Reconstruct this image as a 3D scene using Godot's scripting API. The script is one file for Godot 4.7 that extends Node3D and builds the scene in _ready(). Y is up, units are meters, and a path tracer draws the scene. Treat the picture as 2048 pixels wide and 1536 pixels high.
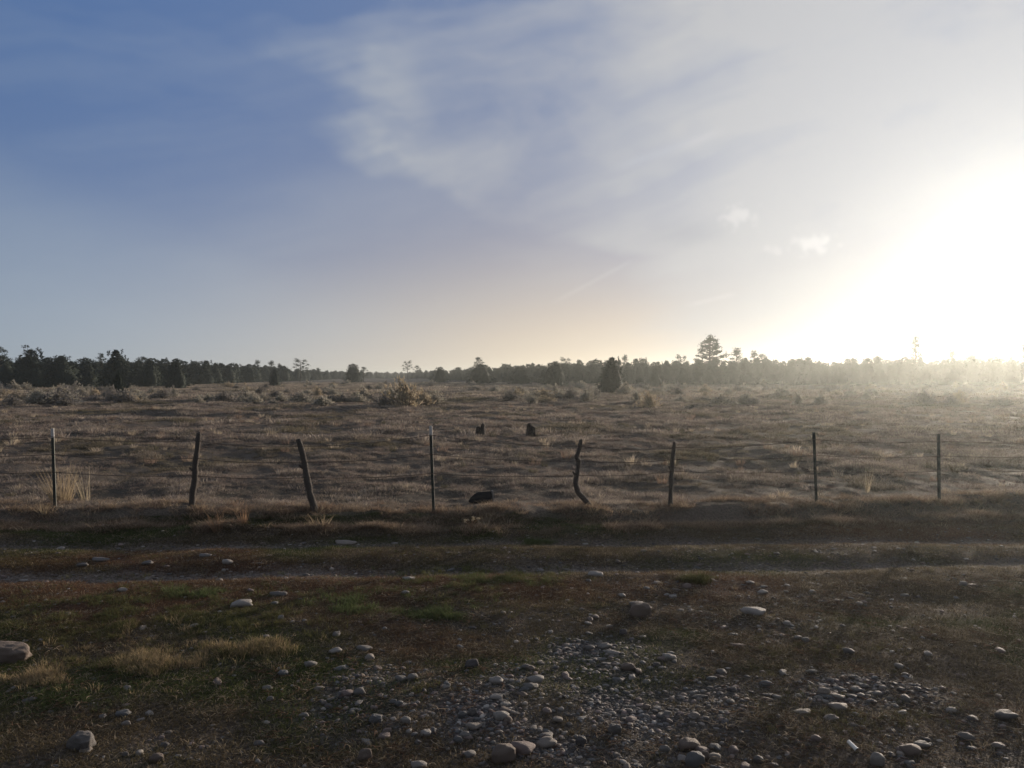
extends Node3D
# A dry pasture at low sun: gravelly two-track road, a barbed wire fence, brush and a line of junipers.

const EYE := 1.9
const FOCAL := 1490.0
const SUN_TURN := 35.5
const SUN_HEIGHT := 5.8
const EDGE := [[90.0, -70.0], [40.0, -50.0], [24.6, -24.3], [19.5, -15.9], [16.6, -16.2], [15.3, -13.0], [13.8, -8.6], [12.1, -0.9], [10.0, 8.0], [-90.0, 8.0]]

var used := {}
var rng := RandomNumberGenerator.new()
var wide := FastNoiseLite.new()
var fine := FastNoiseLite.new()
var patch := FastNoiseLite.new()
var gravel_spots: Array = []
var cleared: Array = []
var soil_tex: NoiseTexture2D
var relief_tex: NoiseTexture2D
var stone_tex: NoiseTexture2D
var bark_tex: NoiseTexture2D

# ------------------------------------------------------------------ helpers

class Shape:
	var v := PackedVector3Array()
	var n := PackedVector3Array()
	var c := PackedColorArray()
	var i := PackedInt32Array()
	func tri(a: Vector3, b: Vector3, d: Vector3, col: Color, nor := Vector3.ZERO) -> void:
		var k := v.size()
		if nor == Vector3.ZERO:
			nor = (b - a).cross(d - a).normalized()
			if nor.length() < 0.5:
				nor = Vector3.UP
		v.append(a); v.append(b); v.append(d)
		n.append(nor); n.append(nor); n.append(nor)
		c.append(col); c.append(col); c.append(col)
		i.append(k); i.append(k + 1); i.append(k + 2)
	func quad(a: Vector3, b: Vector3, d: Vector3, e: Vector3, col: Color) -> void:
		tri(a, b, d, col); tri(a, d, e, col)
	func box(lo: Vector3, hi: Vector3, col := Color.WHITE) -> void:
		var p := func(x, y, z): return Vector3(hi.x if x else lo.x, hi.y if y else lo.y, hi.z if z else lo.z)
		quad(p.call(0, 0, 1), p.call(0, 1, 1), p.call(1, 1, 1), p.call(1, 0, 1), col)
		quad(p.call(1, 0, 0), p.call(1, 1, 0), p.call(0, 1, 0), p.call(0, 0, 0), col)
		quad(p.call(0, 0, 0), p.call(0, 1, 0), p.call(0, 1, 1), p.call(0, 0, 1), col)
		quad(p.call(1, 0, 1), p.call(1, 1, 1), p.call(1, 1, 0), p.call(1, 0, 0), col)
		quad(p.call(0, 1, 1), p.call(0, 1, 0), p.call(1, 1, 0), p.call(1, 1, 1), col)
		quad(p.call(0, 0, 0), p.call(0, 0, 1), p.call(1, 0, 1), p.call(1, 0, 0), col)
	func tube(path: Array, radii: Array, sides: int, col: Color, rough: float, seeded: int, closed := true) -> void:
		var r := RandomNumberGenerator.new()
		r.seed = seeded
		var lobes := []
		for s in sides:
			lobes.append(1.0 + r.randf_range(-rough, rough))
		var first := v.size()
		for k in path.size():
			var a: Vector3 = path[maxi(k - 1, 0)]
			var b: Vector3 = path[mini(k + 1, path.size() - 1)]
			var t := (b - a).normalized()
			var x := t.cross(Vector3(0.13, 0.21, 0.97)).normalized()
			var y := t.cross(x).normalized()
			for s in sides:
				var an := TAU * s / sides
				var o := x * cos(an) + y * sin(an)
				var rr: float = radii[k] * lobes[s] * (1.0 + r.randf_range(-rough, rough) * 0.5)
				v.append(path[k] + o * rr); n.append(o); c.append(col)
		for k in path.size() - 1:
			for s in sides:
				var p := first + k * sides + s
				var q := first + k * sides + (s + 1) % sides
				i.append_array([p, q, p + sides, q, q + sides, p + sides])
		if closed:
			for e in [0, path.size() - 1]:
				var t2: Vector3 = (path[1] - path[0]).normalized() * -1.0 if e == 0 else (path[-1] - path[-2]).normalized()
				var m := v.size()
				v.append(path[e] + t2 * radii[e] * 0.15); n.append(t2); c.append(col)
				for s in sides:
					v.append(v[first + e * sides + s]); n.append(t2); c.append(col)
				for s in sides:
					i.append_array([m, m + 1 + s, m + 1 + (s + 1) % sides])
	func mesh() -> ArrayMesh:
		for q in range(0, i.size(), 3):
			var f := (v[i[q + 1]] - v[i[q]]).cross(v[i[q + 2]] - v[i[q]])
			if f.dot(n[i[q]] + n[i[q + 1]] + n[i[q + 2]]) > 0.0:
				var e := i[q + 1]
				i[q + 1] = i[q + 2]
				i[q + 2] = e
		var arr := []
		arr.resize(Mesh.ARRAY_MAX)
		arr[Mesh.ARRAY_VERTEX] = v
		arr[Mesh.ARRAY_NORMAL] = n
		arr[Mesh.ARRAY_COLOR] = c
		arr[Mesh.ARRAY_INDEX] = i
		var m := ArrayMesh.new()
		m.add_surface_from_arrays(Mesh.PRIMITIVE_TRIANGLES, arr)
		return m

func numbered(called: String) -> String:
	var k: int = used.get(called, 0)
	used[called] = k + 1
	return called if k == 0 else "%s_%03d" % [called, k]

func obj(called: String, mesh: Mesh, material: Material, parent: Node3D = null) -> MeshInstance3D:
	var o := MeshInstance3D.new()
	o.mesh = mesh
	o.material_override = material
	if parent == null:
		o.name = numbered(called)
		add_child(o)
	else:
		o.name = called
		parent.add_child(o, true)
	return o

func thing(called: String, at: Vector3, label: String, category: String, group := "") -> Node3D:
	var o := Node3D.new()
	o.name = numbered(called)
	add_child(o)
	o.position = at
	tag(o, label, category, group)
	return o

func tag(o: Node3D, label: String, category: String, group := "") -> void:
	o.set_meta("label", label)
	if category:
		o.set_meta("category", category)
	if group:
		o.set_meta("group", group)

func stuff(called: String, piece: String, forms: Array, material: Material, where: Array, tints: Array, label: String, category: String) -> void:
	# what nobody could count: one object, whose copies come in a few forms
	var whole := Node3D.new()
	whole.name = numbered(called)
	whole.set_meta("kind", "stuff")
	tag(whole, label, category)
	add_child(whole)
	for f in forms.size():
		var m := MultiMesh.new()
		m.transform_format = MultiMesh.TRANSFORM_3D
		m.use_colors = true
		m.mesh = forms[f]
		m.instance_count = where[f].size()
		for k in where[f].size():
			m.set_instance_transform(k, where[f][k])
			m.set_instance_color(k, tints[f][k])
		var o := MultiMeshInstance3D.new()
		o.name = piece
		o.multimesh = m
		o.material_override = material
		o.set_meta("kind", "stuff")
		whole.add_child(o, true)

func lin(r: float, g: float, b: float) -> Color:
	return Color(r, g, b).linear_to_srgb()

func surface(col: Color, rough: float, tex: Texture2D = null, scale := 1.0, bump := 0.0, world := false) -> StandardMaterial3D:
	var m := StandardMaterial3D.new()
	m.albedo_color = col
	m.roughness = rough
	m.metallic_specular = 0.35
	m.vertex_color_use_as_albedo = true
	if tex:
		m.albedo_texture = tex
		m.uv1_triplanar = true
		m.uv1_world_triplanar = world
		m.uv1_scale = Vector3.ONE * scale
		if bump > 0.0:
			m.heightmap_enabled = true
			m.heightmap_texture = relief_tex
			m.heightmap_scale = bump
	return m

func leafy(glow: float) -> StandardMaterial3D:
	var m := surface(Color.WHITE, 0.85)
	m.metallic_specular = 0.2
	m.backlight_enabled = true
	m.backlight = Color(glow, glow, glow).linear_to_srgb()
	return m

func noise_tex(freq: float, seeded: int, octaves: int, low: float, high: float, size := 1024, cellular := false) -> NoiseTexture2D:
	var f := FastNoiseLite.new()
	f.seed = seeded
	f.frequency = freq
	f.fractal_octaves = octaves
	f.fractal_gain = 0.6
	if cellular:
		f.noise_type = FastNoiseLite.TYPE_CELLULAR
	var t := NoiseTexture2D.new()
	t.width = size
	t.height = size
	t.seamless = true
	t.noise = f
	var g := Gradient.new()
	g.set_color(0, Color(low, low, low))
	g.set_color(1, Color(high, high, high))
	t.color_ramp = g
	return t

# ------------------------------------------------------------------ the lie of the land

func berm_line(x: float) -> float:
	return 9.75 + 0.12 * maxf(0.0, x) + 0.06 * maxf(0.0, -x - 2.5) + 0.12 * wide.get_noise_2d(x * 22.0, 310.0)

func rut_near(x: float) -> float:
	return 7.33 + 0.055 * x + 0.08 * wide.get_noise_2d(x * 14.0, 77.0)

func rut_far(x: float) -> float:
	return 8.5 + 0.03 * x + 0.08 * wide.get_noise_2d(x * 14.0, 177.0)

func height(x: float, z: float) -> float:
	var d := -z
	var y := 0.03 * wide.get_noise_2d(x * 45.0, z * 45.0)
	if d < 40.0 and d > 0.5:
		y += 0.014 * fine.get_noise_2d(x * 30.0, z * 30.0)
	if d > 5.0 and d < 14.0:
		var b := berm_line(x)
		var e := d - b
		var rise := smoothstep(-0.48, -0.05, e) * (1.0 - 0.7 * smoothstep(0.1, 1.4, e)) 
		y += rise * (0.11 + 0.08 * fine.get_noise_2d(x * 12.0, 40.0) + 0.05 * fine.get_noise_2d(x * 40.0, z * 40.0))
		y += (smoothstep(-1.0, -0.75, e) * (1.0 - smoothstep(-0.7, -0.45, e))) * 0.05 * (0.6 + wide.get_noise_2d(x * 60.0, 9.0) * 1.6)
		y -= 0.055 * exp(-pow((d - rut_near(x)) / 0.26, 2.0))
		y -= 0.05 * exp(-pow((d - rut_far(x)) / 0.26, 2.0))
	if d > 9.5:
		var f := smoothstep(10.0, 14.0, d)
		y += f * (0.08 * wide.get_noise_2d(x * 26.0, z * 20.0) + 0.06 * fine.get_noise_2d(x * 9.0, z * 7.0))
		if d < 70.0:
			y += f * (0.035 * fine.get_noise_2d(x * 15.0 + 60.0, z * 18.0) + 0.035 * fine.get_noise_2d(x * 42.0, z * 42.0 + 80.0))
		y += smoothstep(22.0, 60.0, d) * 0.18 * wide.get_noise_2d(x * 5.0, z * 9.0)
		y += smoothstep(150.0, 500.0, d) * 1.4 * wide.get_noise_2d(x * 0.6, z * 0.6)
		y += 0.26 * exp(-pow((x + 16.5) / 2.4, 2.0) - pow((d - 36.0) / 1.3, 2.0))
		y += 0.18 * exp(-pow((x + 10.5) / 1.8, 2.0) - pow((d - 45.0) / 1.4, 2.0))
	return y

func spot(px: float, py: float) -> Vector3:
	# a bearing and a drop below the level line, as surveyed, give a point on the ground
	var d := FOCAL * EYE / (py - 750.0)
	var x := 0.0
	for k in 4:
		x = (px - 1024.0) / FOCAL * d
		d = FOCAL * (EYE - height(x, -d)) / (py - 750.0)
	return Vector3(x, height(x, -d), -d)

func on_ground(x: float, z: float) -> Vector3:
	return Vector3(x, height(x, z), z)

func gravel(x: float, z: float) -> float:
	var g := 0.0
	for s in gravel_spots:
		var q := pow((x - s[0]) / s[2], 2.0) + pow((z - s[1]) / s[3], 2.0)
		if q < 2.5:
			g = maxf(g, s[4] * clampf(1.35 - q * 0.9, 0.0, 1.0))
	var d := -z
	if d > 6.0 and d < 9.5:
		g = maxf(g, (0.36 + 0.3 * patch.get_noise_2d(x * 20.0, 5.0)) * exp(-pow((d - rut_near(x)) / 0.2, 2.0)))
		g = maxf(g, (0.3 + 0.3 * patch.get_noise_2d(x * 20.0, 95.0)) * exp(-pow((d - rut_far(x)) / 0.16, 2.0)))
	g *= 1.0 + 0.9 * patch.get_noise_2d(x * 60.0, z * 60.0)
	return clampf(g, 0.0, 1.0)

func ground_color(x: float, z: float) -> Color:
	var d := -z
	var a := patch.get_noise_2d(x * 26.0, z * 34.0)
	var b := patch.get_noise_2d(x * 9.0 + 300.0, z * 14.0)
	var c := Color(0.20, 0.16, 0.125).lerp(Color(0.12, 0.11, 0.065), smoothstep(-0.1, 0.45, a))
	c = c.lerp(Color(0.22, 0.135, 0.095), smoothstep(0.05, 0.5, b) * 0.8)
	c = c.lerp(Color(0.17, 0.155, 0.145), gravel(x, z) * 0.85 if d < 10.0 else 0.0)
	if d > 5.5 and d < 9.5:
		var worn := maxf(exp(-pow((d - rut_near(x)) / 0.22, 2.0)), exp(-pow((d - rut_far(x)) / 0.2, 2.0)))
		c = c.lerp(Color(0.33, 0.28, 0.24), 0.9 * worn * clampf(0.75 + patch.get_noise_2d(x * 30.0, z * 90.0) * 1.4, 0.0, 1.0))
	if d > 8.8:
		var f := Color(0.23, 0.19, 0.155).lerp(Color(0.15, 0.13, 0.105), smoothstep(-0.2, 0.4, b))
		c = c.lerp(f, smoothstep(8.8, 11.0, d))
	return c

# ------------------------------------------------------------------ sky

func sky_texture(sun: Vector3) -> ImageTexture:
	var w := 2048
	var h := 1024
	var data := PackedFloat32Array()
	data.resize(w * h * 3)
	var soft := FastNoiseLite.new()
	soft.seed = 11
	soft.frequency = 0.01
	soft.fractal_octaves = 5
	var wisp := FastNoiseLite.new()
	wisp.seed = 23
	wisp.frequency = 0.01
	wisp.fractal_octaves = 6
	wisp.fractal_gain = 0.6
	var low := Color(0.3, 0.29, 0.29)
	for j in h:
		var el := 90.0 - (j + 0.5) / h * 180.0
		if el <= -1.5:
			for i in w:
				var k0 := (j * w + i) * 3
				data[k0] = low.r; data[k0 + 1] = low.g; data[k0 + 2] = low.b
			continue
		var e := maxf(el, 0.0)
		var se := sin(deg_to_rad(e))
		var ce := cos(deg_to_rad(e))
		var haze := exp(-pow(e / 9.0, 1.4))
		for i in w:
			var az := (i + 0.5) / w * 360.0
			if az > 180.0:
				az -= 360.0
			var ra := deg_to_rad(az)
			var dx := sin(ra) * ce
			var dz := -cos(ra) * ce
			var g := rad_to_deg(acos(clampf(dx * sun.x + se * sun.y + dz * sun.z, -1.0, 1.0)))
			# clear air: blue above, milky and warmer towards the sun below
			var near := exp(-g / 45.0)
			var glow := 1.5 * exp(-g / 2.6)
			var air := 0.062 + 0.23 * near
			var milk := 0.105 + 0.84 * near * (1.0 - 0.5 * exp(-g / 18.0))
			var warm := smoothstep(74.0, 30.0, g)
			var r := lerpf(air * lerpf(0.52, 0.74, warm), milk * lerpf(0.87, 1.20, warm), haze)
			var gr := lerpf(air, milk, haze)
			var b := lerpf(air * lerpf(2.15, 1.65, warm), milk * lerpf(1.13, 0.75, warm), haze)
			# thin cirrus
			var bend := soft.get_noise_3d(sin(ra) * 195.0, e * 6.0, cos(ra) * 195.0)
			var rs := ra + deg_to_rad(e * 0.25 + bend * 14.0)
			var strand := wisp.get_noise_3d(sin(rs) * 126.0, (e - sin(ra) * 9.7) * 12.0 + bend * 30.0, cos(rs) * 126.0)
			var fluff := soft.get_noise_3d(sin(ra) * 515.0 + 500.0 + strand * 12.0, e * 14.0, cos(ra) * 515.0)
			# the edge of the large sheet of cirrus: it runs down and to the right across the view
			var t := e + bend * 2.0 + fluff * 1.0
			var edge := 8.0
			for q in EDGE.size() - 1:
				if t >= EDGE[q + 1][0]:
					edge = lerpf(EDGE[q + 1][1], EDGE[q][1], (t - EDGE[q + 1][0]) / (EDGE[q][0] - EDGE[q + 1][0]))
					break
			var inside := az - edge + strand * 2.0
			var sheet := smoothstep(-1.2, 6.0, inside)
			var body := exp(-pow((az + 11.5) / 5.5, 2.0) - pow((e - 17.0) / 4.0, 2.0))
			var cover := sheet * (0.17 + 0.55 * strand + 0.2 * fluff + 0.58 * smoothstep(-4.0, 22.0, az) + body * (0.26 + 0.6 * fluff + 0.4 * strand))
			# a fainter veil below, its upper rim sloping down to the right
			var rim := 15.2 - (az + 34.5) * 0.34 + bend * 1.5
			cover = maxf(cover, 0.24 * smoothstep(0.8, -5.0, e - rim) * (0.9 + 0.6 * strand + 0.3 * fluff) * (1.0 - smoothstep(-6.0, 10.0, az)))
			cover = maxf(cover, 0.05 + 0.25 * strand)
			# elsewhere round the sky the same broken veil
			var away := smoothstep(40.0, 75.0, absf(az))
			var other := clampf(0.55 + 0.6 * bend + 0.5 * strand, 0.1, 0.85)
			var far_side := maxf(away, smoothstep(32.0, 50.0, e))
			cover = lerpf(cover, other, far_side)
			cover = clampf(cover, 0.0, 0.85) * smoothstep(0.0, 6.0, e + 1.5)
			var white := 0.25 + 0.32 * exp(-g / 42.0)
			r = lerpf(r, white * lerpf(lerpf(0.84, 0.95, far_side), 1.0, warm), cover)
			gr = lerpf(gr, white * 0.99, cover)
			b = lerpf(b, white * lerpf(lerpf(1.12, 1.04, far_side), 0.98, warm), cover)
			# short contrails
			for s in [[3.2, 5.55, 9.1, 8.6, 0.11, 0.09], [13.3, 5.2, 16.6, 5.95, 0.1, 0.10], [8.0, 15.4, 15.5, 17.4, 0.3, 0.06]]:
				if az > s[0] - 1.0 and az < s[2] + 1.0:
					var f: float = (az - s[0]) / (s[2] - s[0])
					var off: float = e - lerpf(s[1], s[3], f)
					var k: float = s[5] * exp(-pow(off / s[4], 2.0)) * smoothstep(-0.12, 0.2, f) * smoothstep(1.1, 0.85, f) * white
					r += k * 1.05; gr += k; b += k * 0.95
			# two small cumulus puffs and a grey smudge
			for s in [[16.8, 11.55, 1.15, 0.75, 0.16], [22.1, 9.25, 1.3, 0.65, 0.2], [19.3, 9.0, 0.7, 0.35, 0.1], [13.4, 10.4, 3.0, 1.0, -0.07]]:
				var ex: float = (az - s[0]) / s[2]
				var ey: float = (e - s[1]) / s[3]
				if absf(ex) < 2.5 and absf(ey) < 2.5:
					var puff: float = exp(-ex * ex - ey * ey)
					if s[4] > 0.0:
						puff = smoothstep(0.30, 0.85, puff + 0.75 * soft.get_noise_2d(az * 110.0, e * 130.0))
					var k2: float = s[4] * puff * white
					r += k2 * 1.06; gr += k2 * 0.98; b += k2 * 0.86
			r += glow * 1.04; gr += glow * 0.97; b += glow * 0.74
			var k1 := (j * w + i) * 3
			data[k1] = r; data[k1 + 1] = gr; data[k1 + 2] = b
	var im := Image.create_from_data(w, h, false, Image.FORMAT_RGBF, data.to_byte_array())
	return ImageTexture.create_from_image(im)

# ------------------------------------------------------------------ plants

func blade_tuft(seeded: int, blades: int, radius: float, low: float, high: float, width: float, lean: float, curl: float) -> ArrayMesh:
	var r := RandomNumberGenerator.new()
	r.seed = seeded
	var s := Shape.new()
	for k in blades:
		var an := r.randf() * TAU
		var rr := radius * sqrt(r.randf())
		var p := Vector3(cos(an) * rr, -0.01, sin(an) * rr)
		var out := Vector3(cos(an + r.randf_range(-1.4, 1.4)), 0, sin(an + r.randf_range(-1.4, 1.4))).normalized()
		var h := r.randf_range(low, high)
		var tilt := lean * r.randf_range(0.2, 1.3)
		var side := out.cross(Vector3.UP).rotated(Vector3.UP, r.randf_range(-0.9, 0.9)) * width * r.randf_range(0.6, 1.3)
		var mid := p + Vector3.UP * h * 0.55 + out * h * tilt * 0.35
		var tip := p + Vector3.UP * h * (1.0 - curl * r.randf()) + out * h * tilt
		var tone := r.randf_range(0.7, 1.25)
		var col := Color(tone, tone * r.randf_range(0.94, 1.03), tone * r.randf_range(0.85, 1.05))
		s.tri(p - side, p + side, mid + side * 0.7, col)
		s.tri(p - side, mid + side * 0.7, mid - side * 0.7, col)
		s.tri(mid - side * 0.7, mid + side * 0.7, tip, col)
	return s.mesh()

func curl_bit(seeded: int) -> ArrayMesh:
	var r := RandomNumberGenerator.new()
	r.seed = seeded
	var s := Shape.new()
	for k in 3:
		var p := Vector3(r.randf_range(-0.03, 0.03), 0.004, r.randf_range(-0.03, 0.03))
		var an := r.randf() * TAU
		var turn := r.randf_range(-0.8, 0.8)
		var up := r.randf_range(0.0, 0.7)
		var path := [p]
		for q in 4:
			an += turn
			up -= 0.3
			p += Vector3(cos(an), up, sin(an)).normalized() * r.randf_range(0.007, 0.014)
			p.y = maxf(p.y, 0.003)
			path.append(p)
		var t := r.randf_range(0.7, 1.2)
		s.tube(path, [0.0011, 0.0013, 0.0012, 0.001, 0.0006], 3, Color(t, t, t), 0.1, seeded + k, false)
	return s.mesh()

func spray(s: Shape, at: Vector3, out: Vector3, size: float, r: RandomNumberGenerator, col: Color) -> void:
	for k in 2:
		var a := (out + Vector3(r.randf_range(-0.9, 0.9), r.randf_range(-0.5, 0.9), r.randf_range(-0.9, 0.9))).normalized()
		var b := a.cross(Vector3(r.randf_range(-1, 1), r.randf_range(-1, 1), r.randf_range(-1, 1))).normalized() * size * r.randf_range(0.25, 0.5)
		var nor := (out + a.cross(b).normalized() * 0.8).normalized()
		var tip := at + a * size * r.randf_range(0.8, 1.5)
		s.tri(at - b - a * size * 0.3, at + b - a * size * 0.3, tip, col, nor)

func juniper(seeded: int, h: float, w: float, point: float, sprays: int) -> Array:
	var r := RandomNumberGenerator.new()
	r.seed = seeded
	var s := Shape.new()
	var lobes := FastNoiseLite.new()
	lobes.seed = seeded
	lobes.frequency = 0.35
	for k in sprays:
		var t := pow(r.randf(), 1.15)
		var an := r.randf() * TAU
		var bump := 1.0 + 0.75 * lobes.get_noise_3d(cos(an) * 3.0, t * h * 1.6, sin(an) * 3.0)
		var prof := pow(1.0 - t, point) * minf(1.0, 0.62 + t * 3.2) * bump
		var rr := w * 0.5 * prof * (0.35 + 0.65 * sqrt(r.randf()))
		var at := Vector3(cos(an) * rr, t * h * (0.96 + 0.08 * bump * 0.5), sin(an) * rr)
		var out := Vector3(cos(an), 0.55, sin(an)).normalized()
		var tone := r.randf_range(0.65, 1.3)
		spray(s, at, out, r.randf_range(0.09, 0.20) * (0.6 + h * 0.1), r, Color(tone, tone * r.randf_range(0.95, 1.08), tone * r.randf_range(0.8, 1.1)))
	for k in 7:
		var tip := Vector3(r.randf_range(-0.16, 0.16) * w, h * r.randf_range(0.86, 1.06), r.randf_range(-0.16, 0.16) * w)
		for q in 14:
			spray(s, tip + Vector3(r.randf_range(-0.1, 0.1), -q * 0.03 * h * 0.3, r.randf_range(-0.1, 0.1)), Vector3.UP, 0.12, r, Color.WHITE)
	# the dense twiggy inside of the crown
	var rings := 7
	var path := []
	var radii := []
	for k in rings:
		var t := 0.05 + 0.78 * k / (rings - 1.0)
		path.append(Vector3(0.02 * sin(k * 2.1) * w, t * h, 0.02 * cos(k * 1.7) * w))
		radii.append(w * 0.36 * pow(1.0 - t, point) * minf(1.0, 0.62 + t * 3.2))
	s.tube(path, radii, 9, Color(0.7, 0.7, 0.65), 0.22, seeded)
	var tr := Shape.new()
	tr.tube([Vector3(0, -0.3, 0), Vector3(0.03, h * 0.15, 0.02), Vector3(-0.02, h * 0.5, 0.03), Vector3(0.02, h * 0.8, 0)], [w * 0.06, w * 0.05, w * 0.035, w * 0.012], 7, Color.WHITE, 0.2, seeded)
	return [tr.mesh(), s.mesh()]

func pine(seeded: int, h: float, w: float, bare: float, clumps: int, clump: float, shape: int, per := 46) -> Array:
	# shape 0: broad rounded crown, 1: narrow, 2: tall and thin-clad, 3: flat-topped
	var r := RandomNumberGenerator.new()
	r.seed = seeded
	var s := Shape.new()
	var tr := Shape.new()
	var trunk := []
	var tw := []
	var bowx := r.randf_range(-0.04, 0.04) * h
	for k in 7:
		var t := k / 6.0
		trunk.append(Vector3(bowx * sin(t * PI), -0.3 + t * (h * 0.97 + 0.3), r.randf_range(-0.015, 0.015) * h))
		tw.append((0.035 - 0.03 * t) * h * (0.6 if shape == 2 else 0.75))
	tr.tube(trunk, tw, 8, Color.WHITE, 0.12, seeded)
	for k in clumps:
		var t := (k + r.randf()) / clumps
		var y := h * lerpf(bare, 1.0, t)
		var an := k * 2.4 + r.randf_range(-0.5, 0.5)
		var reach := 0.0
		if shape == 0:
			reach = pow(maxf(0.0, 1.0 - pow(t * 1.04, 2.6)), 0.6)
		elif shape == 1:
			reach = 1.0 - 0.88 * t
		elif shape == 2:
			reach = (1.0 - 0.7 * t) * (0.55 + 0.45 * sin(t * 19.0))
		else:
			reach = 0.55 + 0.45 * sin(t * PI * 0.9 + 0.4)
		reach *= w * 0.5 * r.randf_range(0.45, 1.0)
		if t > 0.97:
			reach *= 0.2
		var at := Vector3(cos(an) * reach + bowx * 0.6, y + r.randf_range(-0.02, 0.03) * h, sin(an) * reach)
		var root := Vector3(bowx * sin(y / h * PI), y - reach * 0.25, 0)
		tr.tube([root, root.lerp(at, 0.5) - Vector3(0, 0.03 * h * 0.3, 0), at], [0.010 * h, 0.007 * h, 0.003 * h], 4, Color.WHITE, 0.1, seeded + k, false)
		var cr := clump * r.randf_range(0.65, 1.25)
		var tone := r.randf_range(0.75, 1.25)
		for q in per:
			var o := Vector3(r.randfn(), r.randfn() * 0.6, r.randfn()) * cr * 0.45
			spray(s, at + o, (o + Vector3(0, cr * 0.3, 0)).normalized(), r.randf_range(0.10, 0.20) * (0.5 + 0.07 * h), r, Color(tone, tone, tone * r.randf_range(0.8, 1.1)))
	return [tr.mesh(), s.mesh()]

func bush(seeded: int, h: float, w: float, twigs: int, flat: float) -> Array:
	var r := RandomNumberGenerator.new()
	r.seed = seeded
	var s := Shape.new()
	var stems := Shape.new()
	var lobes := []
	for k in 5:
		lobes.append([r.randf() * TAU, r.randf_range(0.55, 1.35)])
	for k in twigs:
		var an := r.randf() * TAU
		var up := pow(r.randf(), 0.8) * PI * 0.5
		var grow := 1.0
		for l in lobes:
			grow = maxf(grow * 0.88, l[1] * (0.45 + 0.55 * cos(an - l[0])))
		var dir := Vector3(cos(an) * cos(up) * w * 0.5, sin(up) * h * flat, sin(an) * cos(up) * w * 0.5) * grow
		var tip := dir * (r.randf_range(0.5, 1.0) if r.randf() < 0.75 else r.randf_range(0.95, 1.3))
		tip.y = maxf(tip.y, 0.03)
		var out := Vector3(dir.x, dir.y + 0.35 * h, dir.z).normalized()
		var tone := r.randf_range(0.7, 1.3)
		var col := Color(tone, tone * r.randf_range(0.95, 1.03), tone * r.randf_range(0.88, 1.08))
		spray(s, tip, out, r.randf_range(0.05, 0.10), r, col)
		var thin := out.cross(Vector3(r.randf_range(-1, 1), 0.3, r.randf_range(-1, 1))).normalized() * 0.012
		s.tri(tip - thin, tip + thin, tip + (out + Vector3(0, 0.5, 0)).normalized() * r.randf_range(0.08, 0.24), col)
		if k % 9 == 0:
			stems.tube([Vector3(0, -0.05, 0), tip * 0.5, tip], [0.014, 0.009, 0.004], 3, Color.WHITE, 0.1, seeded + k, false)
	return [stems.mesh(), s.mesh()]

# ------------------------------------------------------------------ stones

func stone(seeded: int, sub: int, long: float, flat: float, square: float) -> ArrayMesh:
	var r := RandomNumberGenerator.new()
	r.seed = seeded
	var f := FastNoiseLite.new()
	f.seed = seeded
	f.frequency = 0.55
	f.fractal_octaves = 3
	var p := (1.0 + sqrt(5.0)) / 2.0
	var vs := [Vector3(-1, p, 0), Vector3(1, p, 0), Vector3(-1, -p, 0), Vector3(1, -p, 0), Vector3(0, -1, p), Vector3(0, 1, p), Vector3(0, -1, -p), Vector3(0, 1, -p), Vector3(p, 0, -1), Vector3(p, 0, 1), Vector3(-p, 0, -1), Vector3(-p, 0, 1)]
	var fs := [0, 11, 5, 0, 5, 1, 0, 1, 7, 0, 7, 10, 0, 10, 11, 1, 5, 9, 5, 11, 4, 11, 10, 2, 10, 7, 6, 7, 1, 8, 3, 9, 4, 3, 4, 2, 3, 2, 6, 3, 6, 8, 3, 8, 9, 4, 9, 5, 2, 4, 11, 6, 2, 10, 8, 6, 7, 9, 8, 1]
	for k in sub:
		var mids := {}
		var nf := []
		for t in range(0, fs.size(), 3):
			var m := []
			for e in 3:
				var a: int = fs[t + e]
				var b: int = fs[t + (e + 1) % 3]
				var key := mini(a, b) * 100000 + maxi(a, b)
				if not mids.has(key):
					mids[key] = vs.size()
					vs.append((vs[a] + vs[b]) * 0.5)
				m.append(mids[key])
			nf.append_array([fs[t], m[0], m[2], fs[t + 1], m[1], m[0], fs[t + 2], m[2], m[1], m[0], m[1], m[2]])
		fs = nf
		for q in vs.size():
			vs[q] = vs[q].normalized()
	var skew := r.randf_range(-0.3, 0.3)
	var st := SurfaceTool.new()
	st.begin(Mesh.PRIMITIVE_TRIANGLES)
	st.set_smooth_group(0)
	for q in vs.size():
		var d: Vector3 = vs[q].normalized()
		var e := Vector3(signf(d.x) * pow(absf(d.x), square), signf(d.y) * pow(absf(d.y), square), signf(d.z) * pow(absf(d.z), square))
		e *= 1.0 + 0.32 * f.get_noise_3dv(d * 1.6) + 0.06 * f.get_noise_3dv(d * 7.0)
		e.x *= long * (1.0 + skew * e.z)
		e.y *= flat
		e.y += skew * 0.3 * e.x * flat
		st.set_color(Color.WHITE)
		st.add_vertex(e * 0.5)
	for q in range(0, fs.size(), 3):
		st.add_index(fs[q])
		st.add_index(fs[q + 2])
		st.add_index(fs[q + 1])
	st.generate_normals()
	return st.commit()

# ------------------------------------------------------------------ build

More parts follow.
